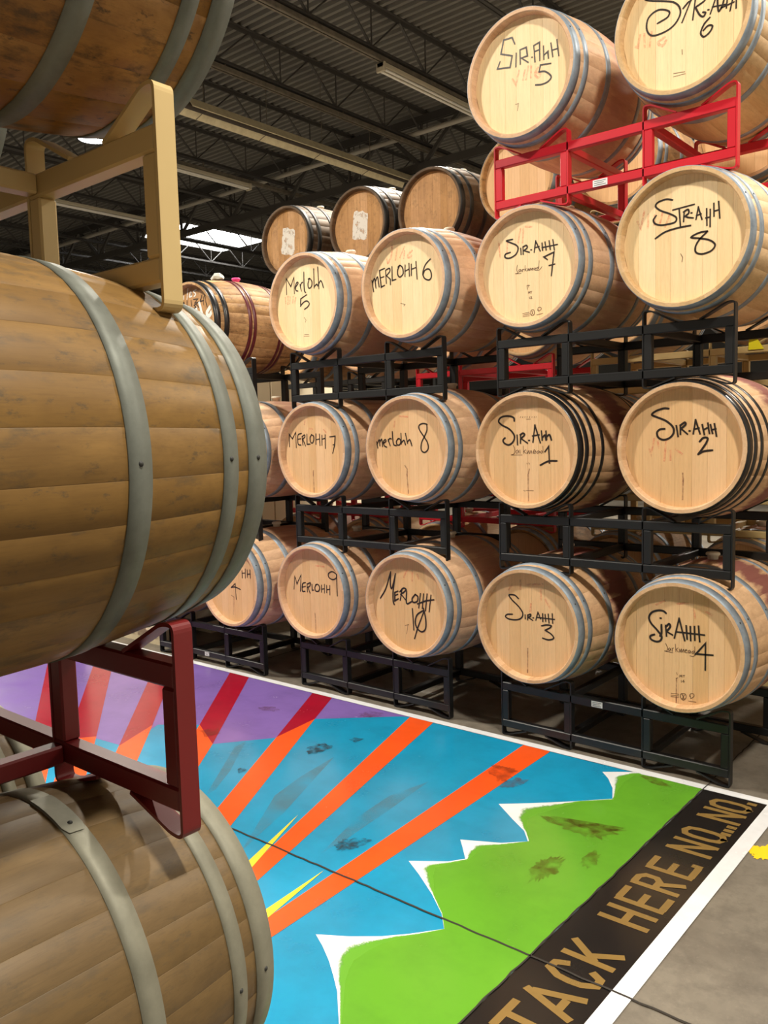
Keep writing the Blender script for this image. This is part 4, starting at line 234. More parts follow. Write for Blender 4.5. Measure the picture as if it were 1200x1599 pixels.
def metal(name, base, alt, rough=.42, metallic=.75, scale=9.0, amt=.7):
    t = NT(name)
    v = t.coords((1, 1, 1), 19.0)
    n1 = t.noise(v, scale, 6, .65)
    col = t.mix(t.math('MULTIPLY', t.ramp(n1, [(.35, K), (.68, W)]), amt), base, alt)
    t.l(col, t.b.inputs['Base Color']); t.val(t.b.inputs['Metallic'], metallic)
    t.l(t.math('ADD', t.math('MULTIPLY', n1, .25), rough - .12), t.b.inputs['Roughness'])
    t.bump(n1, .08, .003)
    return t.m

def paint(name, base, chip, rough=.4, chips=.68, alt=None):
    t = NT(name)
    v = t.coords((1, 1, 1), 23.0)
    n1 = t.noise(v, 22, 7, .7)
    n2 = t.noise(v, 5, 4, .6)
    col = t.mix(t.math('MULTIPLY', n2, .6), base, alt or tuple(c * .72 for c in base[:3]) + (1,))
    col = t.mix(t.ramp(n1, [(chips, K), (chips + .03, W)]), col, chip)
    t.l(col, t.b.inputs['Base Color']); t.val(t.b.inputs['Roughness'], rough)
    t.bump(n2, .05, .004)
    return t.m

def plain(name, base, rough=.6, metallic=0.0, emit=0.0, noise_amt=.15, noise_scale=8):
    t = NT(name)
    n1 = t.noise(t.coords(), noise_scale, 4, .6)
    col = t.mix(t.math('MULTIPLY', n1, noise_amt * 2), base, tuple(c * .55 for c in base[:3]) + (1,))
    t.l(col, t.b.inputs['Base Color']); t.val(t.b.inputs['Roughness'], rough); t.val(t.b.inputs['Metallic'], metallic)
    if emit:
        t.b.inputs['Emission Color'].default_value = base; t.b.inputs['Emission Strength'].default_value = emit
    return t.m

def floor_paint(name, base, rough=.24, wear=.12, alt=None):
    t = NT(name)
    v = t.coords()
    n1 = t.noise(v, 3.2, 8, .65); n2 = t.noise(v, 40, 5, .7); n3 = t.noise(t.coords((1.4, 5, 1)), 1.6, 5, .6)
    dk = alt or tuple(c * .55 for c in base[:3]) + (1,)
    col = t.mix(t.math('MULTIPLY', t.ramp(n1, [(.42, K), (.75, W)]), .55), base, dk)
    col = t.mix(t.math('MULTIPLY', t.ramp(n3, [(.55, K), (.8, W)]), .35), col, dk)
    col = t.mix(t.math('MULTIPLY', t.ramp(n2, [(.66, K), (.76, W)]), wear), col, srgb(70, 64, 58))
    t.l(col, t.b.inputs['Base Color'])
    t.l(t.math('ADD', t.math('MULTIPLY', n1, .28), rough - .14), t.b.inputs['Roughness'])
    t.val(t.b.inputs['Coat Weight'], .22); t.val(t.b.inputs['Coat Roughness'], .13)
    t.bump(n1, .06, .004)
    return t.m

def seep(name, base, alpha, scale=9.0, lo=.30, hi=.62):
    """stain or faded crayon: only part of the surface keeps colour"""
    t = NT(name)
    n1 = t.noise(t.coords(), scale, 6, .65)
    t.val(t.b.inputs['Base Color'], base); t.val(t.b.inputs['Roughness'], .5)
    t.l(t.math('MULTIPLY', t.ramp(n1, [(lo, K), (hi, W)]), alpha), t.b.inputs['Alpha'])
    return t.m

M = {}
M['stave_pink'] = wood('stave_oak_pink', srgb(222, 184, 146), srgb(178, 134, 108), wine=(srgb(168, 112, 106), .45), spots=.08, mottle=.22, var=.16)
M['stave_plain'] = wood('stave_oak_plain', srgb(220, 186, 140), srgb(172, 134, 96), spots=.1, mottle=.25, var=.16)
M['stave_wine'] = wood('stave_oak_wine', srgb(222, 184, 142), srgb(172, 128, 98), wine=(srgb(122, 58, 64), .85), mottle=.2, var=.16)
M['stave_aged'] = wood('stave_oak_aged', srgb(136, 104, 57), srgb(96, 70, 36), var=.18, spots=.55, spot_col=(.055,.045,.03,1), mottle=.6, rough=.5)
M['stave_aged_grey'] = wood('stave_oak_aged_grey', srgb(114, 92, 60), srgb(86, 68, 43), var=.12, spots=.35, spot_col=(.06,.05,.035,1), mottle=.4, rough=.5)
M['stave_aged_dark'] = wood('stave_oak_aged_dark', srgb(160, 116, 58), srgb(104, 66, 28), var=.22, spots=.75, spot_col=(.04,.028,.018,1), mottle=.7, rough=.5)
M['stave_whisky'] = wood('stave_oak_weathered', srgb(206, 164, 112), srgb(110, 74, 46), var=.35, spots=.6, mottle=.8)
M['stave_grey'] = wood('stave_oak_dark_grey', srgb(116, 92, 68), srgb(58, 45, 36), var=.3, spots=.5, mottle=.8)
M['head_pale'] = wood('head_oak_pale', srgb(244, 216, 170), srgb(222, 182, 132), grain=(34, 14, 1.0), var=.12, mottle=.15, rough=.55, streak=.4)
M['head_warm'] = wood('head_oak_warm', srgb(228, 188, 140), srgb(198, 152, 108), grain=(34, 14, 1.0), var=.14, mottle=.2, rough=.55, streak=.45)
M['head_old'] = wood('head_oak_old', srgb(196, 150, 100), srgb(136, 96, 60), grain=(34, 14, 1.0), var=.25, mottle=.5, spots=.3)
M['galv'] = metal('hoop_galvanised', srgb(150, 162, 174), srgb(104, 114, 126), .55, .35, 14)
M['galv_old'] = metal('hoop_galvanised_old', srgb(116, 120, 112), srgb(82, 84, 76), .58, .3)
M['galv_pale'] = metal('hoop_galvanised_pale', srgb(136, 134, 118), srgb(104, 102, 88), .6, .25)
M['hoop_black'] = paint('hoop_black_paint', srgb(26, 27, 29), srgb(120, 122, 124), .32, .74)
M['hoop_burgundy'] = paint('hoop_burgundy_paint', srgb(92, 26, 36), srgb(50, 20, 24), .35, .74)
M['hoop_dark'] = metal('hoop_dark_steel', srgb(52, 50, 48), srgb(30, 28, 26), .5, .5)
M['rivet'] = metal('rivet_steel', srgb(60, 60, 58), srgb(38, 38, 36), .6, .3)
M['bung'] = plain('bung_silicone', srgb(232, 222, 200), .5, noise_amt=.08)
M['marker'] = plain('marker_ink', srgb(34, 22, 16), .45, noise_amt=.1)
M['marker_white'] = plain('white_paint_marks', srgb(236, 230, 220), .6)
M['crayon'] = seep('red_crayon', srgb(240, 136, 108), .42, 60, .34, .62)
M['stamp'] = seep('brown_stamp_ink', srgb(92, 60, 40), .85, 90, .18, .45)
M['drip'] = seep('wine_drip', srgb(128, 64, 52), .6, 40, .3, .6)
M['rack_black'] = paint('rack_black_paint', srgb(17, 18, 20), srgb(60, 58, 56), .45, .77)
M['rack_red'] = paint('rack_red_paint', srgb(204, 30, 46), srgb(110, 16, 24), .38, .77, alt=srgb(176, 22, 36))
M['rack_darkred'] = paint('rack_dark_red_paint', srgb(112, 20, 22), srgb(84, 50, 40), .42, .75, alt=srgb(88, 14, 16))
M['rack_tan'] = paint('rack_tan_paint', srgb(198, 172, 118), srgb(86, 60, 38), .42, .70, alt=srgb(174, 148, 98))
M['sticker'] = plain('sticker_white', srgb(232, 232, 232), .5)
M['sticker_ink'] = plain('sticker_ink', srgb(70, 70, 74), .6)
M['yellow_tag'] = plain('yellow_tag', srgb(236, 222, 30), .5)
M['pink_tag'] = plain('pink_tag', srgb(236, 70, 150), .5)
M['foil'] = plain('clear_wrap', srgb(200, 206, 200), .25)

# ------------------------------------------------------------------ the building
def concrete():
    t = NT('concrete_floor'); v = t.coords()
    n1 = t.noise(v, 1.3, 8, .65); n2 = t.noise(v, 9, 8, .7); n3 = t.noise(v, 60, 4, .6)
    col = t.mix(t.ramp(n1, [(.35, K), (.7, W)]), srgb(98, 91, 82), srgb(140, 132, 119))
    col = t.mix(t.math('MULTIPLY', t.ramp(n2, [(.46, K), (.70, W)]), .6), col, srgb(82, 75, 67))
    col = t.mix(t.math('MULTIPLY', t.ramp(n3, [(.6, K), (.8, W)]), .25), col, srgb(170, 160, 146))
    t.l(col, t.b.inputs['Base Color']); t.l(t.math('ADD', t.math('MULTIPLY', n2, .3), .24), t.b.inputs['Roughness'])
    t.bump(n2, .08, .004)
    return t.m
M['concrete'] = concrete()
M['deck'] = paint('ceiling_deck_paint', srgb(124, 121, 114), srgb(106, 103, 98), .55, .9)
M['joist'] = paint('joist_paint', srgb(76, 73, 69), srgb(50, 48, 46), .5, .9)
M['wall'] = plain('wall_white_block', srgb(196, 192, 184), .8)
M['wall_dark'] = plain('wall_dark_panel', srgb(86, 84, 80), .8)
M['joint'] = plain('floor_joint_grime', srgb(50, 44, 38), .9, noise_amt=.3, noise_scale=60)

X0, X1, Y0, Y1, ZT = -30.0, 6.5, -10.5, 27.0, 7.5
floor = link('floor', MB().box(X0, X1, Y0, Y1, -.2, 0).build('floor'), M['concrete'], kind='structure', label='grey worn concrete warehouse floor')
link('wall_back', MB().box(X0, X1, Y1, Y1 + .2, 0, ZT + .4).build('wall_back'), M['wall_dark'], kind='structure', label='dark far warehouse wall behind the barrel rows')
link('wall_left', MB().box(X0 - .2, X0, Y0, Y1, 0, ZT + .4).build('wall_left'), M['wall_dark'], kind='structure', label='dark warehouse wall far down the aisle')
link('wall_right', MB().box(X1, X1 + .2, Y0, Y1, 0, ZT + .4).build('wall_right'), M['wall'], kind='structure', label='white warehouse wall beside the aisle end')
link('wall_front', MB().box(X0, X1, Y0 - .2, Y0, 0, ZT + .4).build('wall_front'), M['wall'], kind='structure', label='white warehouse wall behind the camera')

# corrugated roof deck, ribs along x, with an opening for the skylight
SKY = (-19.3, -17.2, 10.75, 13.7)
def deck(xa, xb, ya, yb):
    mb = MB(); per = .152; n = int(math.ceil((yb - ya) / per)); v = []
    for i in range(n):
        y = ya + i * per
        for dy, z in ((0, 0), (.056, 0), (.070, .075), (.138, .075)):
            yy = min(y + dy, yb); v += [(xa, yy, ZT + z), (xb, yy, ZT + z)]
    v += [(xa, yb, ZT), (xb, yb, ZT)]
    k = len(v) // 2
    return mb.add(v, [(2 * i, 2 * i + 2, 2 * i + 3, 2 * i + 1) for i in range(k - 1)])
cb = MB()
for a in ((X0, X1, Y0, SKY[2]), (X0, SKY[0], SKY[2], SKY[3]), (SKY[1], X1, SKY[2], SKY[3]), (X0, X1, SKY[3], Y1)):
    d_ = deck(*a); cb.add(d_.v, d_.f)
ceiling = link('ceiling', cb.build('ceiling'), M['deck'], kind='structure', label='dark grey corrugated steel roof deck')
sk = MB().box(SKY[0] - .05, SKY[1] + .05, SKY[2] - .05, SKY[3] + .05, ZT + .25, ZT + .27).build('window_1')
M['skylight'] = plain('skylight_sheet', (1, 1, 1, 1), .5, emit=14.0, noise_amt=0)
link('window_1', sk, M['skylight'], kind='structure', label='bright skylight sheet in the dark roof')
curb = MB()
for a in ((SKY[0] - .06, SKY[0], SKY[2] - .06, SKY[3] + .06), (SKY[1], SKY[1] + .06, SKY[2] - .06, SKY[3] + .06), (SKY[0], SKY[1], SKY[2] - .06, SKY[2]), (SKY[0], SKY[1], SKY[3], SKY[3] + .06)):
    curb.box(*a, ZT, ZT + .25)
M['curb'] = plain('skylight_curb', srgb(190, 190, 186), .6)
link('trim_1', curb.build('trim_1'), M['curb'], kind='structure', label='pale curb around the skylight')

# open web steel joists along y, every 1.8 m
JB = 6.93                                   # bottom chord height
ch = MB()
for z in (ZT - .03, JB):
    for s_ in (-1, 1):
        ch.box(.008 * s_ - .003, .008 * s_ + .003, Y0, Y1, z - .03, z + .03)
        ch.box(min(.008 * s_, .055 * s_), max(.008 * s_, .055 * s_), Y0, Y1, z + (.024 if z > 7.2 else -.03), z + (.03 if z > 7.2 else -.024))
chord_me = ch.build('roof_joist')
web_v = MB().tube((0, 0, JB), (0, 0, ZT - .03), .012, 6).build('web')
web_a = MB().bar((0, 0, JB), (0, -.61, ZT - .03), .034, .02).build('web')
web_b = MB().tube((0, 0, JB), (0, .61, ZT - .03), .013, 6).build('web')
for i in range(16):
    x = 3.1 - 1.8 * i
    if x < X0: break
    j = link('roof_joist', chord_me, M['joist'], ceiling, (x, 0, 0))
    ya, yb = (2.2, 17.5) if x < -4 else (1.0, 12.0)
    if x > -3 : ya, yb = 3, 9
    y = -6.0 + .35
    while y < yb:
        if y > ya:
            for me in (web_v, web_a, web_b): link('web', me, M['joist'], j, (0, y, 0))
        y += 1.22
# joist girders along x
def girder(y, zb, label_w=1.2):
    mb = MB()
    for z in (ZT - .12, zb):
        for s_ in (-1, 1): mb.box(X0, X1, y + .03 * s_ - .012, y + .03 * s_ + .012, z - .07, z + .07)
    g = link('joist_girder', mb.build('joist_girder'), M['joist'], ceiling)
    wa = MB().bar((0, 0, zb), (-.9, 0, ZT - .12), .07, .05, (0, 1, 0)).build('girder_web')
    wb = MB().bar((0, 0, zb), (.9, 0, ZT - .12), .07, .05, (0, 1, 0)).build('girder_web')
    wc = MB().bar((0, 0, zb), (0, 0, ZT - .12), .045, .04).build('girder_web')
    x = -24.0
    while x < 3:
        for me in (wa, wb, wc): link('girder_web', me, M['joist'], g, (x, y, 0))
        x += 1.8
girder(8.95, 6.55); girder(19.0, 6.55)
M['pipe'] = paint('pipe_pale_paint', srgb(168, 162, 150), srgb(120, 114, 104), .5, .8)
link('ceiling_pipe', MB().tube((X0, 8.55, 7.0), (X1, 8.55, 7.0), .045, 12).build('ceiling_pipe'), M['pipe'], label='pale pipe running across under the dark roof girder', cat='pipe')
M['strip'] = paint('light_channel_paint', srgb(206, 196, 172), srgb(150, 140, 120), .45, .85)
M['unistrut'] = metal('channel_galvanised', srgb(150, 140, 124), srgb(104, 98, 88), .5, .6)
M['tubeoff'] = plain('fluorescent_tube_unlit', srgb(235, 232, 222), .35, noise_amt=.05)

def channel(x, z, y0, y1, label):
    mb = MB()
    mb.box(x - .045, x + .045, y0, y1, z - .006, z)
    for s_ in (-1, 1): mb.box(x + s_ * .045 - .004, x + s_ * .045 + .004, y0, y1, z - .06, z)
    for s_ in (-1, 1): mb.box(x + s_ * .026 - .016, x + s_ * .026 + .016, y0, y1, z - .064, z - .058)
    t = thing('light_channel', label, 'channel', (0, 0, 0), 0, 'metal channels under the roof joists')
    link('rail', mb.build('channel_rail'), M['unistrut'], t)
    yy = y0 + .5
    while yy < y1:
        link('hanger', MB().box(x - .01, x + .01, yy - .01, yy + .01, z, JB - .02).build('hanger'), M['unistrut'], t); yy += 2.44
def strip_light(x, z, y0, label):
    t = thing('strip_light', label, 'light fixture', (x, y0, z), 0, 'unlit fluorescent strip lights')
    link('housing', MB().box(-.06, .06, 0, 2.44, -.07, 0, .008).build('strip_housing'), M['strip'], t)
    for s_ in (-1, 1):
        link('tube', MB().tube((.04 * s_, .05, -.095), (.04 * s_, 2.39, -.095), .019, 10).build('strip_tube'), M['tubeoff'], t)
    for e in (0, 2.40):
        link('end_cap', MB().box(-.075, .075, e, e + .04, -.125, .0, .006).build('strip_end'), M['strip'], t)
JX = [3.1 - 1.8 * i for i in range(16)]
channel(-5.9, 6.86, -6, 16, 'long metal channel under the joist nearest the bright lamp')
channel(-7.7, 6.86, -6, 16, 'long metal channel under the joist above the tube heater')
channel(-11.3, 6.80, -6, 16, 'long metal channel beyond the tube heater')
strip_light(-5.9, 6.79, 5.50, 'unlit fluorescent strip light left of the barrel marked Sir.Ahh 5')
strip_light(-11.3, 6.73, 5.40, 'unlit fluorescent strip light just right of the tan rack post')
strip_light(-14.9, 6.73, 5.40, 'unlit fluorescent strip light seen through the tan rack')
# infrared tube heater
M['refl'] = metal('heater_reflector', srgb(240, 228, 192), srgb(208, 194, 156), .5, .1)
M['heat_tube'] = plain('heater_tube_dark', srgb(62, 52, 44), .6)
th_ = thing('tube_heater', 'long ceiling tube heater with pale reflector flaps above the barrels', 'heater', (-8.13, 3.85, 6.35))
for nm, a, b in (('reflector_flap', -.20, -.10), ('reflector_flap', .10, .20)):
    mb = MB(); s_ = 1 if a > 0 else -1
    o_, i_ = (.19 * s_, .085 * s_)
    v = [(o_, 0, -.06), (i_, 0, .09), (i_, 5.15, .09), (o_, 5.15, -.06), (o_ + .004 * s_, 0, -.05), (i_, 0, .096), (i_, 5.15, .096), (o_ + .004 * s_, 5.15, -.05)]
    mb.add(v, [(0, 1, 2, 3), (7, 6, 5, 4), (0, 4, 5, 1), (3, 2, 6, 7), (0, 3, 7, 4), (1, 5, 6, 2)])
    link(nm, mb.build(nm), M['refl'], th_)
link('reflector_top', MB().box(-.085, .085, 0, 5.15, .09, .096).build('reflector_top'), M['heat_tube'], th_)
link('burner_tube', MB().tube((0, -.05, .02), (0, 5.2, .02), .05, 14).build('burner_tube'), M['heat_tube'], th_)
for k in range(5):
    y = .35 + 1.22 * k
    link('hanger', MB().bar((0, y, .096), (0, y, 1.12), .008).bar((-.19, y, -.06), (0, y, .0), .008).bar((.19, y, -.06), (0, y, .0), .008).build('hanger'), M['unistrut'], th_)

# high bay lamps
M['lamp_body'] = plain('lamp_housing', srgb(60, 60, 62), .5)
M['lamp_lens'] = plain('lamp_lens', (1, .97, .9, 1), .4, emit=40.0, noise_amt=0)
lamp_body = MB().lathe([(.0, .34), (.06, .34), (.10, .24), (.20, .16), (.23, .02), (.23, 0), (.20, 0)], 28).build('lamp_body')
lamp_lens = MB().lathe([(0, .012), (.20, .012)], 28).build('lamp_lens')
lamp_rod = MB().tube((0, 0, .34), (0, 0, ZT - LAMP_Z - .002), .01, 8).build('lamp_rod')
names_l = {}
for k, (x, y) in enumerate(LAMPS):
    depth = ['over the painted aisle', 'behind the front barrel row', 'far behind the barrel rows'][LAMP_Y.index(y)]
    side = ['fourth', 'third', 'second', 'first'][LAMP_X.index(x)]
    t = thing('high_bay_lamp', 'round high bay lamp %s, %s along from the right wall' % (depth, side), 'lamp', (x, y, LAMP_Z), 0, 'high bay ceiling lamps')
    link('housing', lamp_body, M['lamp_body'], t); link('lens', lamp_lens, M['lamp_lens'], t); link('rod', lamp_rod, M['lamp_body'], t)
    ld = bpy.data.lights.new('lamp_light', 'AREA'); ld.shape = 'DISK'; ld.size = .42; ld.energy = LAMP_POWER; ld.color = LAMP_COLOUR
    lo = bpy.data.objects.new('lamp_light', ld); COL.objects.link(lo); lo.parent = t; lo.location = (0, 0, -.01)

# ------------------------------------------------------------------ floor joints and mural
def joint(pts, w, name='floor_joint'):
    mb = MB()
    for (x0, y0), (x1, y1) in zip(pts[:-1], pts[1:]):
        d = Vector((x1 - x0, y1 - y0, 0)); n = Vector((-d.y, d.x, 0)).normalized() * (w / 2)
        mb.add([(x0 - n.x, y0 - n.y, .0042), (x1 - n.x, y1 - n.y, .0042), (x1 + n.x, y1 + n.y, .0042), (x0 + n.x, y0 + n.y, .0042)], [(0, 1, 2, 3)])
    return link(name, mb.build(name), M['joint'], floor)
def wob(x0, y0, x1, y1, n, a):
    return [(x0 + (x1 - x0) * i / n + rng.uniform(-a, a), y0 + (y1 - y0) * i / n + rng.uniform(-a, a)) for i in range(n + 1)]
joint(wob(-8, -1.655, 7, -1.655, 400, .0025), .008)
joint(wob(.52, -6, .52, 6, 300, .003), .006)
joint(wob(-2.9, 0, -2.9, 6, 60, .003), .010)
joint(wob(3.9, -6, 3.9, 6, 60, .003), .010)

def flat(name, polys, z, mat, parent, label=None):
    mb = MB()
    for pl in polys:
        a = sum(pl[i][0] * pl[(i + 1) % len(pl)][1] - pl[(i + 1) % len(pl)][0] * pl[i][1] for i in range(len(pl)))
        pl = pl if a > 0 else pl[::-1]
        mb.add([(x, y, z) for x, y in pl], [tuple(range(len(pl)))])
    return link(name, mb.build(name), mat, parent, label=label)
P_BLUE = floor_paint('paint_blue', srgb(24, 146, 190)); P_PURP = floor_paint('paint_purple', srgb(128, 100, 174))
P_ORNG = floor_paint('paint_orange', srgb(240, 88, 30), wear=.08, alt=srgb(210, 70, 24)); P_RED = floor_paint('paint_red', srgb(160, 18, 44), alt=srgb(126, 16, 36))
P_YELL = floor_paint('paint_yellow', srgb(236, 210, 60), wear=.05, alt=srgb(236, 204, 50)); P_WHT = floor_paint('paint_white', srgb(236, 237, 240), wear=.2, alt=srgb(200, 198, 200))
P_GRN = floor_paint('paint_green', srgb(98, 162, 42), wear=.06, alt=srgb(80, 136, 34)); P_BLK = floor_paint('paint_black', srgb(30, 27, 26), wear=.25, alt=srgb(20, 18, 18))
P_GOLD = floor_paint('paint_gold', srgb(136, 108, 60), wear=.3, alt=srgb(108, 86, 48))
mural = thing('floor_mural', 'colourful sunburst and mountain mural painted on the aisle floor', 'mural', (0, 0, 0))
YL = -.08
flat('sky_field', [[(-6.5, YL), (.52, YL), (.52, -3.3), (-6.5, -3.3)]], .001, P_BLUE, mural, 'blue painted sky')
flat('purple_field', [[(-6.5, YL), (-1.2, YL), (-1.25, -.1), (-1.64, -.434), (-1.6, -.79), (-1.81, -1.06), (-2.125, -.904), (-2.33, -1.05), (-2.17, -1.37), (-2.45, -1.4), (-2.4, -1.7), (-3.0, -1.9), (-2.9, -2.3), (-6.5, -2.6)]], .0014, P_PURP, mural, 'purple painted corner of the sky')
G_SEEP = seep('paint_ghost_ray', srgb(110, 116, 100), .38, 5.0, .3, .7)
for g in FLOOR['ghost']: flat('faded_ray', [g], .0018, G_SEEP, mural)
RAYS = [  # left edge points, right edge points; the part past the purple field is orange
    ([(-.43, YL), (-.30, -2.2)], [(-.27, YL), (-.21, -2.2)], 0),
    ([(-1.2, YL), (-.52, -2.15)], [(-1.03, YL), (-.42, -2.25)], 0),
    ([(-2.01, YL), (-1.6, -.78), (-.78, -2.2)], [(-1.834, YL), (-1.64, -.434), (-.62, -2.25)], 1),
    ([(-2.84, YL), (-2.125, -.904), (-1.0, -2.25)], [(-2.635, YL), (-1.81, -1.06), (-.85, -2.28)], 1),
    ([(-3.68, YL), (-2.21, -1.39), (-1.2, -2.3)], [(-3.45, YL), (-2.35, -1.074), (-1.05, -2.28)], 1),
    ([(-4.5, YL), (-2.55, -1.5), (-1.5, -2.25)], [(-4.27, YL), (-2.45, -1.38), (-1.4, -2.15)], 1),
    ([(-5.1, -.18), (-2.48, -1.77), (-1.6, -2.32)], [(-4.9, YL), (-2.386, -1.69), (-1.55, -2.22)], 1)]
for Lp, Rp, split in RAYS:
    if split:
        flat('red_ray', [[Lp[0], Lp[1], Rp[1], Rp[0]]], .0022, P_RED, mural)
        flat('orange_ray', [[Lp[1], Lp[2], Rp[2], Rp[1]]], .0022, P_ORNG, mural)
    else:
        flat('orange_ray', [[Lp[0], Lp[1], Rp[1], Rp[0]]], .0022, P_ORNG, mural)
flat('yellow_sliver', [[(-.802, -1.39), (-.664, -1.807), (-.56, -2.12), (-.50, -2.15), (-.614, -1.83)]], .0026, P_YELL, mural)
flat('yellow_sliver', [[(-.376, -1.669), (-.353, -1.999), (-.34, -2.2), (-.28, -2.2), (-.306, -2.033)]], .0026, P_YELL, mural)
out_ = [tuple(q) for q in FLOOR['outline']]; gre = [tuple(q) for q in FLOOR['green']]
close_ = [(.52, -3.3), (.52, YL)]
flat('snow_edge', [[(.3, YL)] + out_ + [(out_[-1][0], -3.3)] + close_], .0022, P_WHT, mural, 'white painted snow edge')
flat('green_hill', [[(.3, YL)] + gre + [(gre[-1][0], -3.3)] + close_], .0030, P_GRN, mural, 'green painted mountain side')
# sprayed edge of the hill, fading from green to white
def spray():
    def dist(pnt):
        best = 9
        for a, b in zip(out_[:-1], out_[1:]):
            ax, ay = a; bx, by = b; dx, dy = bx - ax, by - ay
            t = max(0, min(1, ((pnt[0] - ax) * dx + (pnt[1] - ay) * dy) / (dx * dx + dy * dy + 1e-9)))
            best = min(best, math.hypot(pnt[0] - ax - t * dx, pnt[1] - ay - t * dy))
        return best
    pts = []
    for a, b in zip(gre[:-1], gre[1:]):
        for k in range(4): pts.append((a[0] + (b[0] - a[0]) * k / 4, a[1] + (b[1] - a[1]) * k / 4))
    v = []; f = []; al = []
    for i, q in enumerate(pts):
        a = pts[max(0, i - 1)]; b = pts[min(len(pts) - 1, i + 1)]
        n = Vector((-(b[1] - a[1]), b[0] - a[0])).normalized() * -1
        w = min(.10, max(.002, dist(q) * .9))
        e = (q[0] + n.x * w, q[1] + n.y * w)
        v += [(q[0], q[1], .0027), (e[0], e[1], .0027)]; al += [1.0, 0.0]
        if i: f.append((2 * i - 2, 2 * i - 1, 2 * i + 1, 2 * i))
    me = mesh('spray_edge', v, f)
    at = me.attributes.new('fade', 'FLOAT', 'POINT'); at.data.foreach_set('value', al)
    t = NT('paint_spray_green')
    an = t.node('ShaderNodeAttribute', attribute_name='fade'); n1 = t.noise(t.coords(), 160, 3, .7); n2 = t.noise(t.coords(), 14, 4, .6)
    e = t.math('ADD', t.math('ADD', an.outputs['Fac'], t.math('MULTIPLY', n1, .5)), t.math('MULTIPLY', n2, .5))
    t.val(t.b.inputs['Base Color'], srgb(98, 162, 42)); t.val(t.b.inputs['Roughness'], .35)
    t.l(t.ramp(e, [(.72, K), (1.12, W)]), t.b.inputs['Alpha'])
    link('spray_edge', me, t.m, mural)
spray()
flat('black_band', [[(.522, YL), (.802, YL), (.802, -3.3), (.522, -3.3)]], .0012, P_BLK, mural, 'black painted band with gold lettering')
flat('white_border', [[(-6.5, YL), (.86, YL), (.86, -.028), (-6.5, -.028)]], .0034, P_WHT, mural)
flat('white_border', [[(.80, YL), (.862, YL), (.862, -3.4), (.80, -3.4)]], .0034, P_WHT, mural)
GLY = {'T': [[(0, 1), (1, 1)], [(.5, .88), (.5, 0)]], 'A': [[(0, 0), (.5, 1)], [(.56, .86), (1, 0)], [(.30, .26), (.62, .26)]],
       'C': [[(1, .78), (.8, .98), (.35, 1), (.05, .75), (0, .5), (.05, .25), (.35, 0), (.8, .02), (1, .2)]],
       'K': [[(0, 0), (0, 1)], [(.16, .42), (1, 1)], [(.34, .52), (1, 0)]], 'H': [[(0, 0), (0, 1)], [(1, 0), (1, 1)], [(.14, .5), (.86, .5)]],
       'E': [[(0, 0), (0, 1)], [(.2, 1), (1, 1)], [(.2, .5), (.8, .5)], [(.2, 0), (1, 0)]],
       'R': [[(0, 0), (0, 1)], [(.16, 1), (.7, 1), (1, .88), (1, .62), (.7, .5), (.16, .5)], [(.5, .44), (1, 0)]],
       'N': [[(0, 0), (0, 1)], [(.1, .9), (.9, .1)], [(1, 0), (1, 1)]],
       'O': [[(.5, 0), (.12, .08), (0, .3), (0, .7), (.12, .92), (.5, 1), (.88, .92), (1, .7), (1, .3), (.88, .08), (.5, 0)]], '.': [[(0, 0), (0, .12)]]}
def ribbon(mb, pts, w, fn, taper=False):
    """flat stroke with mitred joints; fn maps (a,b) to 3d"""
    P = [Vector((a, b)) for a, b in pts]
    q = [P[0]]
    for p_ in P[1:]:
        if (p_ - q[-1]).length > 1e-5: q.append(p_)
    P = q
    if len(P) < 2: return
    d0 = (P[1] - P[0]).normalized(); d1 = (P[-1] - P[-2]).normalized()
    P[0] = P[0] - d0 * w * .4; P[-1] = P[-1] + d1 * w * .4
    v = []
    for i, p_ in enumerate(P):
        a = (P[i] - P[i - 1]).normalized() if i else None; b = (P[i + 1] - P[i]).normalized() if i < len(P) - 1 else None
        a = a or b; b = b or a
        t = (a + b); t = t.normalized() if t.length > .2 else a
        n = Vector((-t.y, t.x)); c = max(.45, n.dot(Vector((-a.y, a.x))))
        ww = w * (.8 if taper and i in (0, len(P) - 1) else 1)
        v += [fn(p_ - n * (ww / 2 / c)), fn(p_ + n * (ww / 2 / c))]
    mb.add(v, [(2 * i, 2 * i + 2, 2 * i + 3, 2 * i + 1) for i in range(len(P) - 1)])
for chh, y, wd in (('T', -1.985, .115), ('A', -1.845, .10), ('C', -1.69, .075), ('K', -1.562, .075), ('H', -1.30, .075), ('E', -1.166, .085), ('R', -1.03, .07), ('E', -.892, .085), ('.', -.79, .01),
                   ('N', -.692, .085), ('O', -.555, .075), ('.', -.462, .01), ('.', -.425, .01), ('.', -.387, .01), ('N', -.345, .085), ('O', -.222, .075), ('.', -.112, .01)):
    mb = MB()
    for st in GLY[chh]:
        zz_ = .0020 + .00012 * len(mb.f); ribbon(mb, [(a * wd, b * .158) for a, b in st], .026, lambda q, y=y, zz_=zz_: (.755 - q.y, y + q.x, zz_))
    link('letter', mb.build('letter_' + ('dot' if chh == '.' else chh)), P_GOLD, mural)
ST = {'tar': seep('floor_tar_stain', srgb(40, 44, 44), .7, 26, .36, .6), 'wine': seep('floor_wine_stain', srgb(96, 44, 16), .5, 16, .34, .66)}
def rough_poly(pl, n=6, a=.22):
    o = []; c = Vector((sum(q[0] for q in pl) / len(pl), sum(q[1] for q in pl) / len(pl)))
    for i in range(len(pl)):
        p0, p1 = Vector(pl[i]), Vector(pl[(i + 1) % len(pl)])
        for k in range(n):
            q = p0.lerp(p1, k / n); q = q + (q - c) * rng.uniform(-a, a); o.append((q.x, q.y))
    return o
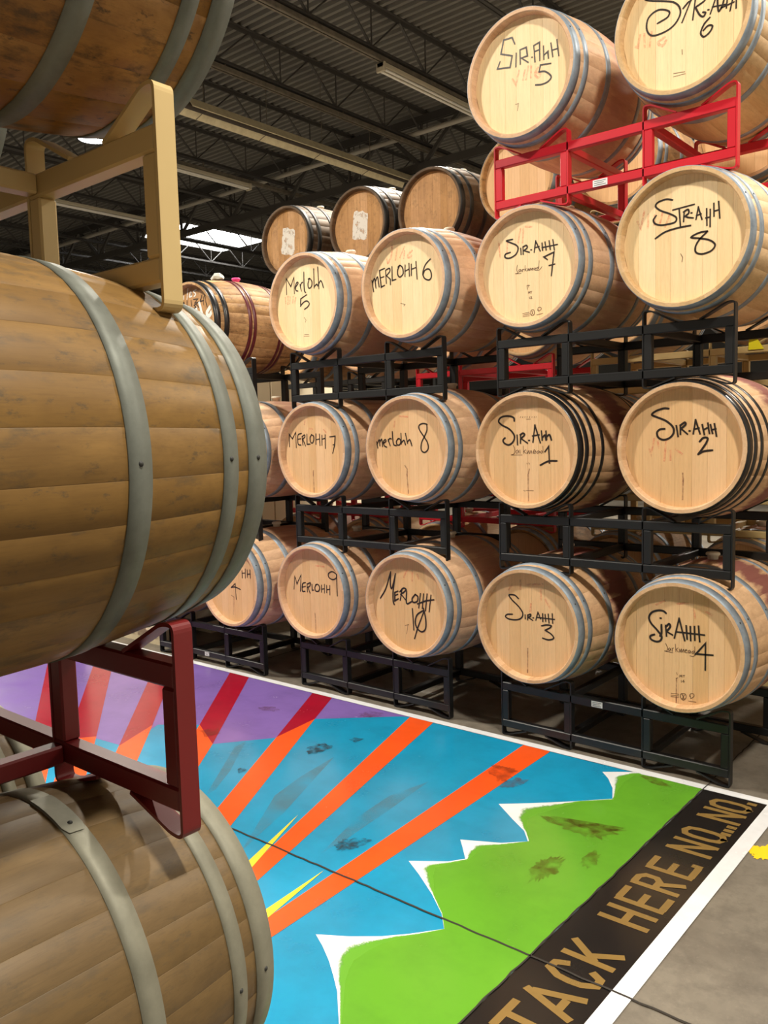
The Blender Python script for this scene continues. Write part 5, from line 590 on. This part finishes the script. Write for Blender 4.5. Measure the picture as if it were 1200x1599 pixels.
for k, pl in FLOOR['stains']: flat('stain', [rough_poly(pl)], .0038, ST[k], mural)
flat('yellow_paint_mark', [rough_poly(FLOOR['yellow'], 5, .2)], .002, seep('floor_yellow_mark', srgb(246, 204, 30), 1.0, 40, .28, .36), floor, 'yellow paint splash on bare concrete')

# ------------------------------------------------------------------ barrels
LB, RB, RH = .95, .350, .300
HL = LB / 2
REC = .042
def rad(y): return RB - (RB - RH) * (y / HL) ** 2
def stave_mesh(deg, n=14):
    w = math.radians(deg) / 2; v = []; f = []; sm = []
    e = .0012; ch_ = .0006
    angs = [(-w, ch_), (-w + e / .33, 0), (0, 0), (w - e / .33, 0), (w, ch_)]
    ys = [-HL + LB * i / n for i in range(n + 1)]
    for y in ys:
        for a, d in angs:
            r = rad(y) - d; v.append((r * math.sin(a), y, r * math.cos(a)))
    for i in range(n):
        for k in range(4):
            b = i * 5 + k; f.append((b, b + 1, b + 6, b + 5)); sm.append(1)
    for end in (-1, 1):                                    # chime: end grain, bevel, inner wall
        base = 0 if end < 0 else n * 5
        rows = [list(range(base, base + 5))]
        for dr, dy in ((.016, 0), (.021, .006), (.026, .058)):
            row = []
            for a, d in angs:
                r = rad(HL) - dr; y = end * (HL - dy); row.append(len(v)); v.append((r * math.sin(a), y, r * math.cos(a)))
            rows.append(row)
        for ra, rb in zip(rows[:-1], rows[1:]):
            for k in range(4):
                q = (ra[k], rb[k], rb[k + 1], ra[k + 1]); f.append(q if end < 0 else q[::-1]); sm.append(0)
    me = mesh('stave', v, f, sm); return me
STAVES = {a: stave_mesh(a) for a in (11, 13, 15)}
SEQ = [11] * 10 + [13] * 10 + [15] * 8
rng.shuffle(SEQ)
RHEAD = RH - .0245
def head_boards(edges, face=-1):
    out = []
    for a, b in zip(edges[:-1], edges[1:]):
        a2, b2 = a + .0004, b - .0004
        xs = [a2 + (b2 - a2) * i / 4 for i in range(5)]
        top = [(x, math.sqrt(max(1e-6, RHEAD ** 2 - x * x))) for x in xs]
        ring = top + [(x, -z) for x, z in top[::-1]]
        y0 = -HL + REC; n = len(ring)
        v = [(x, y0, z) for x, z in ring] + [(x * 1.0, y0 + .018, z) for x, z in ring]
        f = [tuple(range(n))] + [(i, n + i, n + (i + 1) % n, (i + 1) % n) for i in range(n)]
        out.append(mesh('head_board', v, f))
    return out
R_ = RHEAD
HEADS = [head_boards([-R_ + .0005, -.205, -.125, -.055, .012, .088, .150, .215, R_ - .0005]),
         head_boards([-R_ + .0005, -.19, -.10, -.035, .045, .115, .20, R_ - .0005]),
         head_boards([-R_ + .0005, -.21, -.15, -.075, -.005, .06, .13, .20, R_ - .0005])]
def hoop_mesh(a, b, th=.0022, n=64):
    y0, y1 = -HL + a, -HL + b
    ys = [y0, y0 + (y1 - y0) * .5, y1]
    prof = [(rad(y0) - .001, y0)] + [(rad(y) + th, y) for y in ys] + [(rad(y1) - .001, y1)]
    mb = MB(); mb.lathe(prof, n, 'y'); 
    return mb.build('hoop')
HOOPS = {'std': [(0.0005, .050), (.078, .113), (.266, .308)], 'black': [(.004, .048), (.060, .090), (.120, .147), (.200, .226)],
         'whisky': [(.001, .052), (.082, .122), (.290, .320), (.334, .362)], 'old': [(.001, .05), (.10, .14), (.26, .30)]}
HOOPM = {}
def hoops(kind, n): 
    key = (kind, n)
    if key not in HOOPM: HOOPM[key] = [(hoop_mesh(a, b, .0022, n), a, b) for a, b in HOOPS[kind]]
    return HOOPM[key]
bung_me = MB().lathe([(0, .036), (.030, .036), (.034, .031), (.034, .022), (.026, .018), (.024, -.012), (0, -.012)], 20).build('bung')
rivet_me = MB().lathe([(0, .0025), (.003, .0022), (.0048, 0), (.0048, -.003)], 12).build('rivet')
def stroke_mesh(name, strokes, w, y, zoff):
    mb = MB()
    for st in strokes:
        yy_ = y - .000012 * (len(mb.f) % 23); ribbon(mb, [(a * 1e-4, b * 1e-4) for a, b in st], w, lambda q, yy_=yy_: (q.x, yy_, q.y + RB), True)
    # faces must look towards -y
    return mesh(name, mb.v, mb.f)
GROUP_OF = {}
def barrel(key, label, pos, stave, head, hoopk='std', hoop_mat=None, group=None, facing=1, bung=True, full=True, hset=None, near=False, hoopmats=None):
    """pos = centre of the visible head rim; facing 1 looks towards -y, -1 towards +y"""
    x, y, z = pos
    cy = y + HL if facing > 0 else y - HL
    b = thing('wine_barrel', label, 'barrel', (x, cy, z - RB), 0 if facing > 0 else math.pi, group)
    a0 = rng.uniform(0, 360); off = rng.randrange(28)
    n = 96 if near else 64
    if full:
        a = a0
        for i in range(28):
            dg = SEQ[(i + off) % 28]; a += dg / 2
            link('stave', STAVES[dg], M[stave], b, (0, 0, RB), (0, math.radians(a), 0)); a += dg / 2
    else:
        ys = [-HL + LB * i / 12 for i in range(13)]
        link('body', BODY, M[stave], b, (0, 0, RB))
    hs = HEADS[hset if hset is not None else rng.randrange(3)]
    if full:
        for me in hs: link('head_board', me, M[head], b, (0, 0, RB))
    else:
        link('head', HEAD1, M[head], b, (0, 0, RB))
    link('back_head', HEAD1, M[head], b, (0, 0, RB), (0, 0, math.pi))
    for k, (me, ha, hb) in enumerate(hoops(hoopk, n)):
        mt = (hoopmats[k] if hoopmats else hoop_mat) or 'galv'
        for end in (0, 1):
            ho = link('hoop', me, M[mt], b, (0, 0, RB), (0, 0, math.pi * end))
            if near or (full and end == 0 and hoopk == 'std'):
                for q in (0,):
                    ang = math.radians(-90 if near else 62); ym = -HL + (ha + hb) / 2; rr = rad(ym) + .002
                    t_ = ang + q / rr
                    if end == 0 or not near or True:
                        rv = link('rivet', rivet_me, M['rivet'], ho, (rr * math.sin(t_), ym, rr * math.cos(t_)), (0, t_, 0))
    if bung: link('bung', bung_me, M['bung'], b, (0, 0, 2 * RB - .002))
    yf = -HL + REC
    if key in TEXT:
        link('marker_lettering', stroke_mesh('lettering', TEXT[key], .0098 if key in ('s1', 's2', 's4', 'm10') else .0080, yf - .0011, 0), M['marker'], b, label='handwriting in black marker')
    for k, st in MARKS.get(key, {}).items():
        nm, mt, w, dy = {'red': ('crayon_marks', 'crayon', .012, .0005), 'stamp': ('stamp_print', 'stamp', .0032, .0007), 'drip': ('wine_drip', 'drip', .008, .0004),
                         'white': ('paint_lettering', 'marker_white', .009, .0006), 'whiteblock': ('paint_lettering', 'marker_white', .028, .0006)}[k]
        link(nm, stroke_mesh(nm, st, w, yf - dy, 0), M[mt], b)
    return b
ys_ = [-HL + LB * i / 14 for i in range(15)]
BODY = MB().lathe([(RH - .026, -HL + .05), (RH - .021, -HL + .006), (RH - .016, -HL)] + [(rad(y), y) for y in ys_] + [(RH - .016, HL), (RH - .021, HL - .006), (RH - .026, HL - .05)], 40, 'y').build('barrel_body')
HEAD1 = MB().add([(RHEAD * math.cos(2 * math.pi * i / 40), -HL + REC, RHEAD * math.sin(2 * math.pi * i / 40)) for i in range(40)], [tuple(range(40))]).build('barrel_head')

FR = 'barrels with handwritten names in the front rows'
SPEC = {
 's1': ('oak barrel with black hoops marked Sir.Ahh 1, below Sir.Ahh 7', 'stave_wine', 'head_warm', 'black', 'hoop_black'),
 's2': ('oak barrel with black hoops and handwritten name, rightmost of the middle level', 'stave_wine', 'head_warm', 'black', 'hoop_black'),
 's3': ('oak barrel marked Sir.Ahh 3 on the bottom level beside Merlohh 10', 'stave_wine', 'head_warm', 'std', 'galv'),
 's4': ('oak barrel marked SirAhh 4, bottom right corner barrel of the front stacks', 'stave_wine', 'head_warm', 'std', 'galv'),
 's5': ('oak barrel marked Sir.Ahh 5 on the left half of the red rack', 'stave_pink', 'head_pale', 'std', 'galv'),
 's6': ('oak barrel with handwritten name cut off by the top edge, right half of red rack', 'stave_plain', 'head_pale', 'std', 'galv'),
 's7': ('oak barrel marked Sir.Ahh 7 with stamped script, under the red rack', 'stave_pink', 'head_pale', 'std', 'galv'),
 's8': ('oak barrel with underlined handwritten name below the right half of the red rack', 'stave_plain', 'head_pale', 'std', 'galv'),
 'm5': ('oak barrel marked Merlohh 5, below the back row barrels with pale patches', 'stave_pink', 'head_pale', 'std', 'galv'),
 'm6': ('oak barrel marked mERLOHH 6, directly left of Sir.Ahh 7', 'stave_pink', 'head_pale', 'std', 'galv'),
 'm7': ('oak barrel marked MERLOHH 7, below the one marked Merlohh 5', 'stave_pink', 'head_warm', 'std', 'galv'),
 'm8': ('oak barrel marked merlohh 8 in small letters, directly left of Sir.Ahh 1', 'stave_pink', 'head_warm', 'std', 'galv'),
 'm9': ('oak barrel marked MERLOHH 9 on the bottom level, next to the half hidden barrel', 'stave_pink', 'head_warm', 'std', 'galv'),
 'm10': ('oak barrel marked MERLOHH 10 with a struck zero, left of Sir.Ahh 3', 'stave_pink', 'head_warm', 'std', 'galv'),
 'm4': ('oak barrel half hidden by the big near barrel, its name ending in HH', 'stave_pink', 'head_warm', 'std', 'galv')}
for k, (lab, st, hd, hk, hm) in SPEC.items():
    barrel(k, lab, POS[k], st, hd, hk, hm, FR, bung=True)
barrel('oj', 'weathered barrel with black hoops, red middle hoops and white painted letters', POS['oj'], 'stave_whisky', 'head_old', 'whisky', None, FR, hoopmats=['hoop_black', 'hoop_black', 'hoop_burgundy', 'hoop_burgundy'], bung=False)
barrel('x1', 'oak barrel behind the big near barrel, beside Merlohh 7', (-2.76, -.08, 1.585), 'stave_pink', 'head_warm', 'std', 'galv', FR)
barrel('x2', 'oak barrel at floor level behind the big near barrel, farthest left', (-3.60, -.10, .66), 'stave_pink', 'head_warm', 'std', 'galv', FR, full=False)
barrel('x3', 'oak barrel on the middle rack behind the big near barrel, farthest left', (-3.60, -.10, 1.585), 'stave_pink', 'head_warm', 'std', 'galv', FR, full=False)

NR = 'big aged barrels of the near stack'
n0_ = barrel('n0', 'large aged barrel at bottom left under the dark red rack', (.383, -2.874, .685), 'stave_aged_grey', 'head_old', 'std', 'galv_pale', NR, -1, near=True)
barrel('n1', 'large aged barrel on the dark red rack at the left', (.415, -2.871, 1.636), 'stave_aged', 'head_old', 'std', 'galv_old', NR, -1, near=True)
barrel('n2', 'large aged barrel on the tan rack at top left', (.400, -2.860, 2.562), 'stave_aged_dark', 'head_old', 'std', 'galv_old', NR, -1, near=True)
barrel('n3', 'aged barrel behind the bottom left barrel, only its hoops showing', (-.41, -2.874, .685), 'stave_aged_grey', 'head_old', 'std', 'galv_pale', NR, -1)
barrel('n4', 'aged barrel hidden behind the middle near barrel', (-.40, -2.871, 1.63), 'stave_aged', 'head_old', 'std', 'galv_old', NR, -1)
barrel('n5', 'aged barrel behind the top left barrel on the tan rack', (-.41, -2.860, 2.562), 'stave_aged', 'head_old', 'std', 'galv_old', NR, -1)

# riveted lap of the bilge hoop on the lowest near barrel
lap = MB(); lv_ = []
for i_ in range(9):
    t_ = -.40 + .36 * i_ / 8
    for y_ in (-HL + .267, -HL + .307):
        r_ = rad(y_) + .0046; lv_.append((r_ * math.sin(t_), y_ + (.006 if i_ == 0 and y_ < -HL + .28 else (-.006 if i_ == 0 else 0)), r_ * math.cos(t_)))
lap.add(lv_, [(2 * i_, 2 * i_ + 2, 2 * i_ + 3, 2 * i_ + 1) for i_ in range(8)], True)
lap_o = link('hoop_lap', lap.build('hoop_lap'), M['galv_pale'], n0_, (0, 0, RB), label='riveted lap of the hoop')
ym_ = -HL + .287; rr_ = rad(ym_) + .0046
link('rivet', rivet_me, M['rivet'], lap_o, (rr_ * math.sin(-.33), ym_, rr_ * math.cos(-.33)), (0, -.33, 0))
BR = 'barrels in the second row behind'
barrel('b1', 'weathered barrel with pale patch on its head, leftmost of the back row top', (-3.72, 1.46, 3.40), 'stave_grey', 'head_old', 'old', 'hoop_dark', BR)
barrel('b2', 'weathered barrel with pale patch between two other back row barrels', (-2.85, 1.44, 3.385), 'stave_grey', 'head_old', 'old', 'hoop_dark', BR)
barrel('b3', 'dark weathered barrel above Merlohh 6 in the back row', (-2.15, 1.49, 3.40), 'stave_grey', 'head_old', 'old', 'hoop_dark', BR)
PATCH = seep('pale_label_residue', srgb(222, 216, 206), .85, 26, .30, .48)
for o in list(COL.objects):
    if o.get('label', '').startswith('weathered barrel with pale patch'):
        mb = MB(); pl = rough_poly([(-.09, -.10), (.07, -.12), (.10, .09), (-.06, .13)], 5, .1)
        mb.add([(a, -HL + REC - .0006, b + RB) for a, b in pl], [tuple(range(len(pl)))])
        link('label_residue', mb.build('label_residue'), PATCH, o)
ROW2 = [(-3.29, 'black'), (-1.74, 'red'), (-.22, 'tan'), (1.40, 'tan'), (2.98, 'tan')]
colw = {'black': 'black', 'red': 'red', 'tan': 'tan'}
lvw = ['bottom', 'second', 'third', 'top']
for si, (cx, rc) in enumerate(ROW2):
    for lv in range(4):
        for c in (0, 1):
            if lv == 3 and si == 0 or (lv == 3 and si == 1 and c == 0): continue
            if si == 4 and lv == 0: continue
            lab = 'back row barrel, %s level, %s in the %s racks %s' % (lvw[lv], ('left', 'right')[c], colw[rc], ['behind the far left', 'behind Merlohh', 'behind Sir.Ahh', 'right of Sir.Ahh', 'at the far right'][si])
            barrel('r', lab, (cx + (c - .5) * .81 + rng.uniform(-.01, .01), 1.46 + rng.uniform(-.05, .05), .657 + .926 * lv), ['stave_pink', 'stave_plain', 'stave_whisky'][(si + lv + c) % 3], 'head_warm', 'std', 'galv', BR, full=(lv == 3 and si < 4))

# ------------------------------------------------------------------ barrel racks
TB = .038
RD = .70
def rounded(pts, r=.03, n=5):
    P = [Vector(q) for q in pts]; o = [P[0]]
    for a, b, c in zip(P[:-2], P[1:-1], P[2:]):
        d0 = (a - b).normalized(); d1 = (c - b).normalized(); rr = min(r, (a - b).length * .45, (c - b).length * .45)
        s0, s1 = b + d0 * rr, b + d1 * rr
        for k in range(n + 1):
            t = k / n; o.append((1 - t) ** 2 * s0 + 2 * t * (1 - t) * b + t * t * s1)
    o.append(P[-1]); return o
RACKM = {}
def rack_meshes(h):
    if h in RACKM: return RACKM[h]
    k = h / .366
    zb0, zb1, zt0, zt1 = .046 * k, .046 * k + .042, .298 * k - .044, .298 * k
    d = {}
    d['top_rail'] = MB().box(-.608, .608, 0, TB, zt0, zt1, .004).build('top_rail')
    d['bottom_rail'] = MB().box(-.608, .608, 0, TB, zb0, zb1, .004).build('bottom_rail')
    d['post'] = MB().box(-TB / 2, TB / 2, .0005, TB - .0005, zb1, zt0, .004).build('post')
    d['cross_tie'] = MB().box(-TB / 2, TB / 2, TB, RD - TB, 0, TB, .004).build('cross_tie')
    path = rounded([(-.150, zt1 + .001), (-.030, h - .004), (.003, h - .003), (.003, .003), (-.030, .004), (-.150, zb0 - .001)], .028, 5)
    mb = MB(); t = .0035; v = []; n = len(path)
    for i, q in enumerate(path):
        a = path[max(0, i - 1)]; b = path[min(n - 1, i + 1)]; tg = (b - a).normalized(); nm = Vector((-tg.y, tg.x)) * t
        for y in (0, TB): v += [(q.x + nm.x, y, q.y + nm.y), (q.x - nm.x, y, q.y - nm.y)]
    f = []
    for i in range(n - 1):
        o = 4 * i
        f += [(o, o + 4, o + 6, o + 2), (o + 1, o + 3, o + 7, o + 5), (o, o + 1, o + 5, o + 4), (o + 2, o + 6, o + 7, o + 3)]
    f += [(0, 2, 3, 1), (4 * n - 4, 4 * n - 3, 4 * n - 1, 4 * n - 2)]
    mb.add(v, f); d['saddle_bar'] = mb.build('saddle_bar')
    v2 = [(-a, b, c) for a, b, c in v]; d['saddle_bar_m'] = mesh('saddle_bar', v2, [q[::-1] for q in f])
    d['z'] = (zb0, zb1, zt0, zt1)
    RACKM[h] = d; return d
def rack(label, cx, y, z, mat, h=.366, facing=1, group=None, small=False):
    d = rack_meshes(h); zb0, zb1, zt0, zt1 = d['z']
    t = thing('barrel_rack', label, 'rack', (cx, y, z), 0 if facing > 0 else math.pi, group)
    for fy in (0, RD - TB):
        link('top_rail', d['top_rail'], M[mat], t, (0, fy, 0)); link('bottom_rail', d['bottom_rail'], M[mat], t, (0, fy, 0))
        for px in (-.589, -.215, .215, .589): link('post', d['post'], M[mat], t, (px, fy, 0))
        link('saddle_bar', d['saddle_bar'], M[mat], t, (.608, fy, 0)); link('saddle_bar', d['saddle_bar_m'], M[mat], t, (-.608, fy, 0))
        link('saddle_bar', d['saddle_bar_m'], M[mat], t, (.196, fy, 0)); link('saddle_bar', d['saddle_bar'], M[mat], t, (-.196, fy, 0))
    for px in (-.215, .215):
        link('cross_tie', d['cross_tie'], M[mat], t, (px, 0, zb0)); link('cross_tie', d['cross_tie'], M[mat], t, (px, 0, zt1 - TB - .002))
    return t
def sticker(parent, x, z, w=.05, h=.026):
    s = link('sticker', MB().box(x - w / 2, x + w / 2, -.0015, -.0002, z - h / 2, z + h / 2).build('sticker'), M['sticker'], parent, label='small white label')
    for k in range(3):
        link('print_line', MB().box(x - w * .4, x + w * (.4 - .15 * (k % 2)), -.0021, -.0014, z + h * (.28 - .28 * k) - .0012, z + h * (.28 - .28 * k) + .0012).build('print_line'), M['sticker_ink'], s)
GB = 'black barrel racks of the front row'
DZ = .926
r00 = rack('black steel rack on the floor under Sir.Ahh 3 and SirAhh 4', 0, 0, 0, 'rack_black', group=GB); sticker(r00, -.045, .275, .06, .03)
rack('black steel rack between the Sir.Ahh 3 row and the Sir.Ahh 1 row', 0, 0, DZ, 'rack_black', group=GB)
rack('black steel rack under Sir.Ahh 7 and Sir.Ahh 8', 0, 0, 2 * DZ, 'rack_black', group=GB)
rr3 = rack('bright red steel rack under Sir.Ahh 5 and Sir.Ahh 6', 0, 0, 3 * DZ, 'rack_red'); sticker(rr3, -.02, .067, .075, .032)
X1_ = -1.594
rack('black steel rack on the floor under Merlohh 9 and Merlohh 10', X1_, .018, 0, 'rack_black', group=GB)
rack('black steel rack of the Merlohh stack, middle one of three', X1_, .018, DZ, 'rack_black', group=GB)
rack('black steel rack of the Merlohh stack, topmost of three', X1_, .018, 2 * DZ, 'rack_black', group=GB)
X2_ = -3.175
rr = rack('black steel rack on the floor at the far left behind the mural', X2_, 0, 0, 'rack_black', group=GB); sticker(rr, -.02, .068, .05, .028)
rack('black steel rack on the middle level at the far left', X2_, 0, DZ, 'rack_black', group=GB)
rack('black steel rack under the weathered barrel with white letters', X2_, 0, 2 * DZ, 'rack_black', group=GB)
GN = 'racks of the near stack'
rack('black steel rack on the floor under the near stack', .03, -3.0, 0, 'rack_black', .366, -1, GN)
rack('dark red steel rack between the two lower near barrels', .052, -3.012, .985, 'rack_darkred', .378, -1, GN)
rack('tan steel rack between the two upper near barrels', .035, -2.985, 1.884, 'rack_tan', .370, -1, GN)
G2 = 'racks of the second row'
for si, (cx, rc) in enumerate(ROW2):
    for lv in range(4):
        cc = rc
        if si == 0 and lv == 1: cc = 'red'
        if si == 1 and lv == 0: cc = 'black'
        rack('%s back row rack on the %s level %s' % (cc, lvw[lv], ['behind the far left', 'behind Merlohh', 'behind Sir.Ahh', 'right of Sir.Ahh', 'at the far right'][si]), cx, 1.55, lv * DZ, 'rack_' + cc, group=G2)

# ------------------------------------------------------------------ small things
yt = thing('yellow_tag', 'small yellow tag on the tan rack behind Sir.Ahh 8', 'tag', (.245, 1.542, 2.155))
link('card', MB().add([(-.035, 0, -.03), (.055, 0, -.03), (.012, 0, .04), (-.032, 0, .042), (-.035, .003, -.03), (.055, .003, -.03), (.012, .003, .04), (-.032, .003, .042)], [(0, 1, 2, 3), (7, 6, 5, 4), (0, 4, 5, 1), (1, 5, 6, 2), (2, 6, 7, 3), (3, 7, 4, 0)]).build('tag_card'), M['yellow_tag'], yt)

# pale wrapped pallet loads at the end of the front row
M['wrap'] = plain('pale_carton', srgb(236, 224, 194), .6, noise_amt=.1, noise_scale=3)
M['pallet'] = wood('pallet_wood', srgb(228, 214, 184), srgb(200, 182, 148), mottle=.2)
for k, (px, py, tiers) in enumerate(((-4.5, .68, 7), (-4.78, 2.0, 7), (-4.78, 3.3, 6))):
    t = thing('pallet_load', 'pale carton pallet load beyond the far left racks, %s from the aisle' % ['nearest', 'second', 'third'][k], 'pallet load', (px, py, 0), 0, 'carton pallet loads')
    for i in range(7): link('pallet_board', MB().box(-.55 + i * .16, -.55 + i * .16 + .11, -.6, .6, .12, .145).build('pallet_board'), M['pallet'], t)
    for i in (-.52, 0, .52): link('pallet_bearer', MB().box(-.55, .55, i - .045, i + .045, 0, .12).build('pallet_bearer'), M['pallet'], t)
    cme = MB().box(0, .36, 0, .29, 0, .30, .004).build('carton')
    for tz in range(tiers):
        for iy in range(4): 
            for ix in range(3): link('carton', cme, M['wrap'], t, (-.55 + ix * .37, -.6 + iy * .30, .146 + tz * .305))
for k, (dx, mt, nm, lb) in enumerate(((.0, 'foil', 'crumpled_wrap', 'crumpled clear wrap lying on the weathered barrel'), (.0, 'pink_tag', 'pink_bung', 'pink bung on the weathered barrel with white letters'))):
    y = POS['oj'][1] + (.30 if k == 0 else .475); z = POS['oj'][2] + rad(y - POS['oj'][1] - HL)
    if k:
        t = link(nm, bung_me, M[mt], None, (POS['oj'][0], y, z), label=lb, cat='bung')
    else:
        mb = MB(); mb.lathe([(0, .0), (.05, .004), (.062, .022), (.04, .045), (.018, .038), (0, .05)], 9)
        v = [(a + rng.uniform(-.012, .012), b * .7 + rng.uniform(-.012, .012), max(0.001, c + rng.uniform(-.008, .008))) for a, b, c in mb.v]
        link(nm, mesh(nm, v, mb.f), M[mt], None, (POS['oj'][0], y, z + .002), label=lb, cat='wrap')
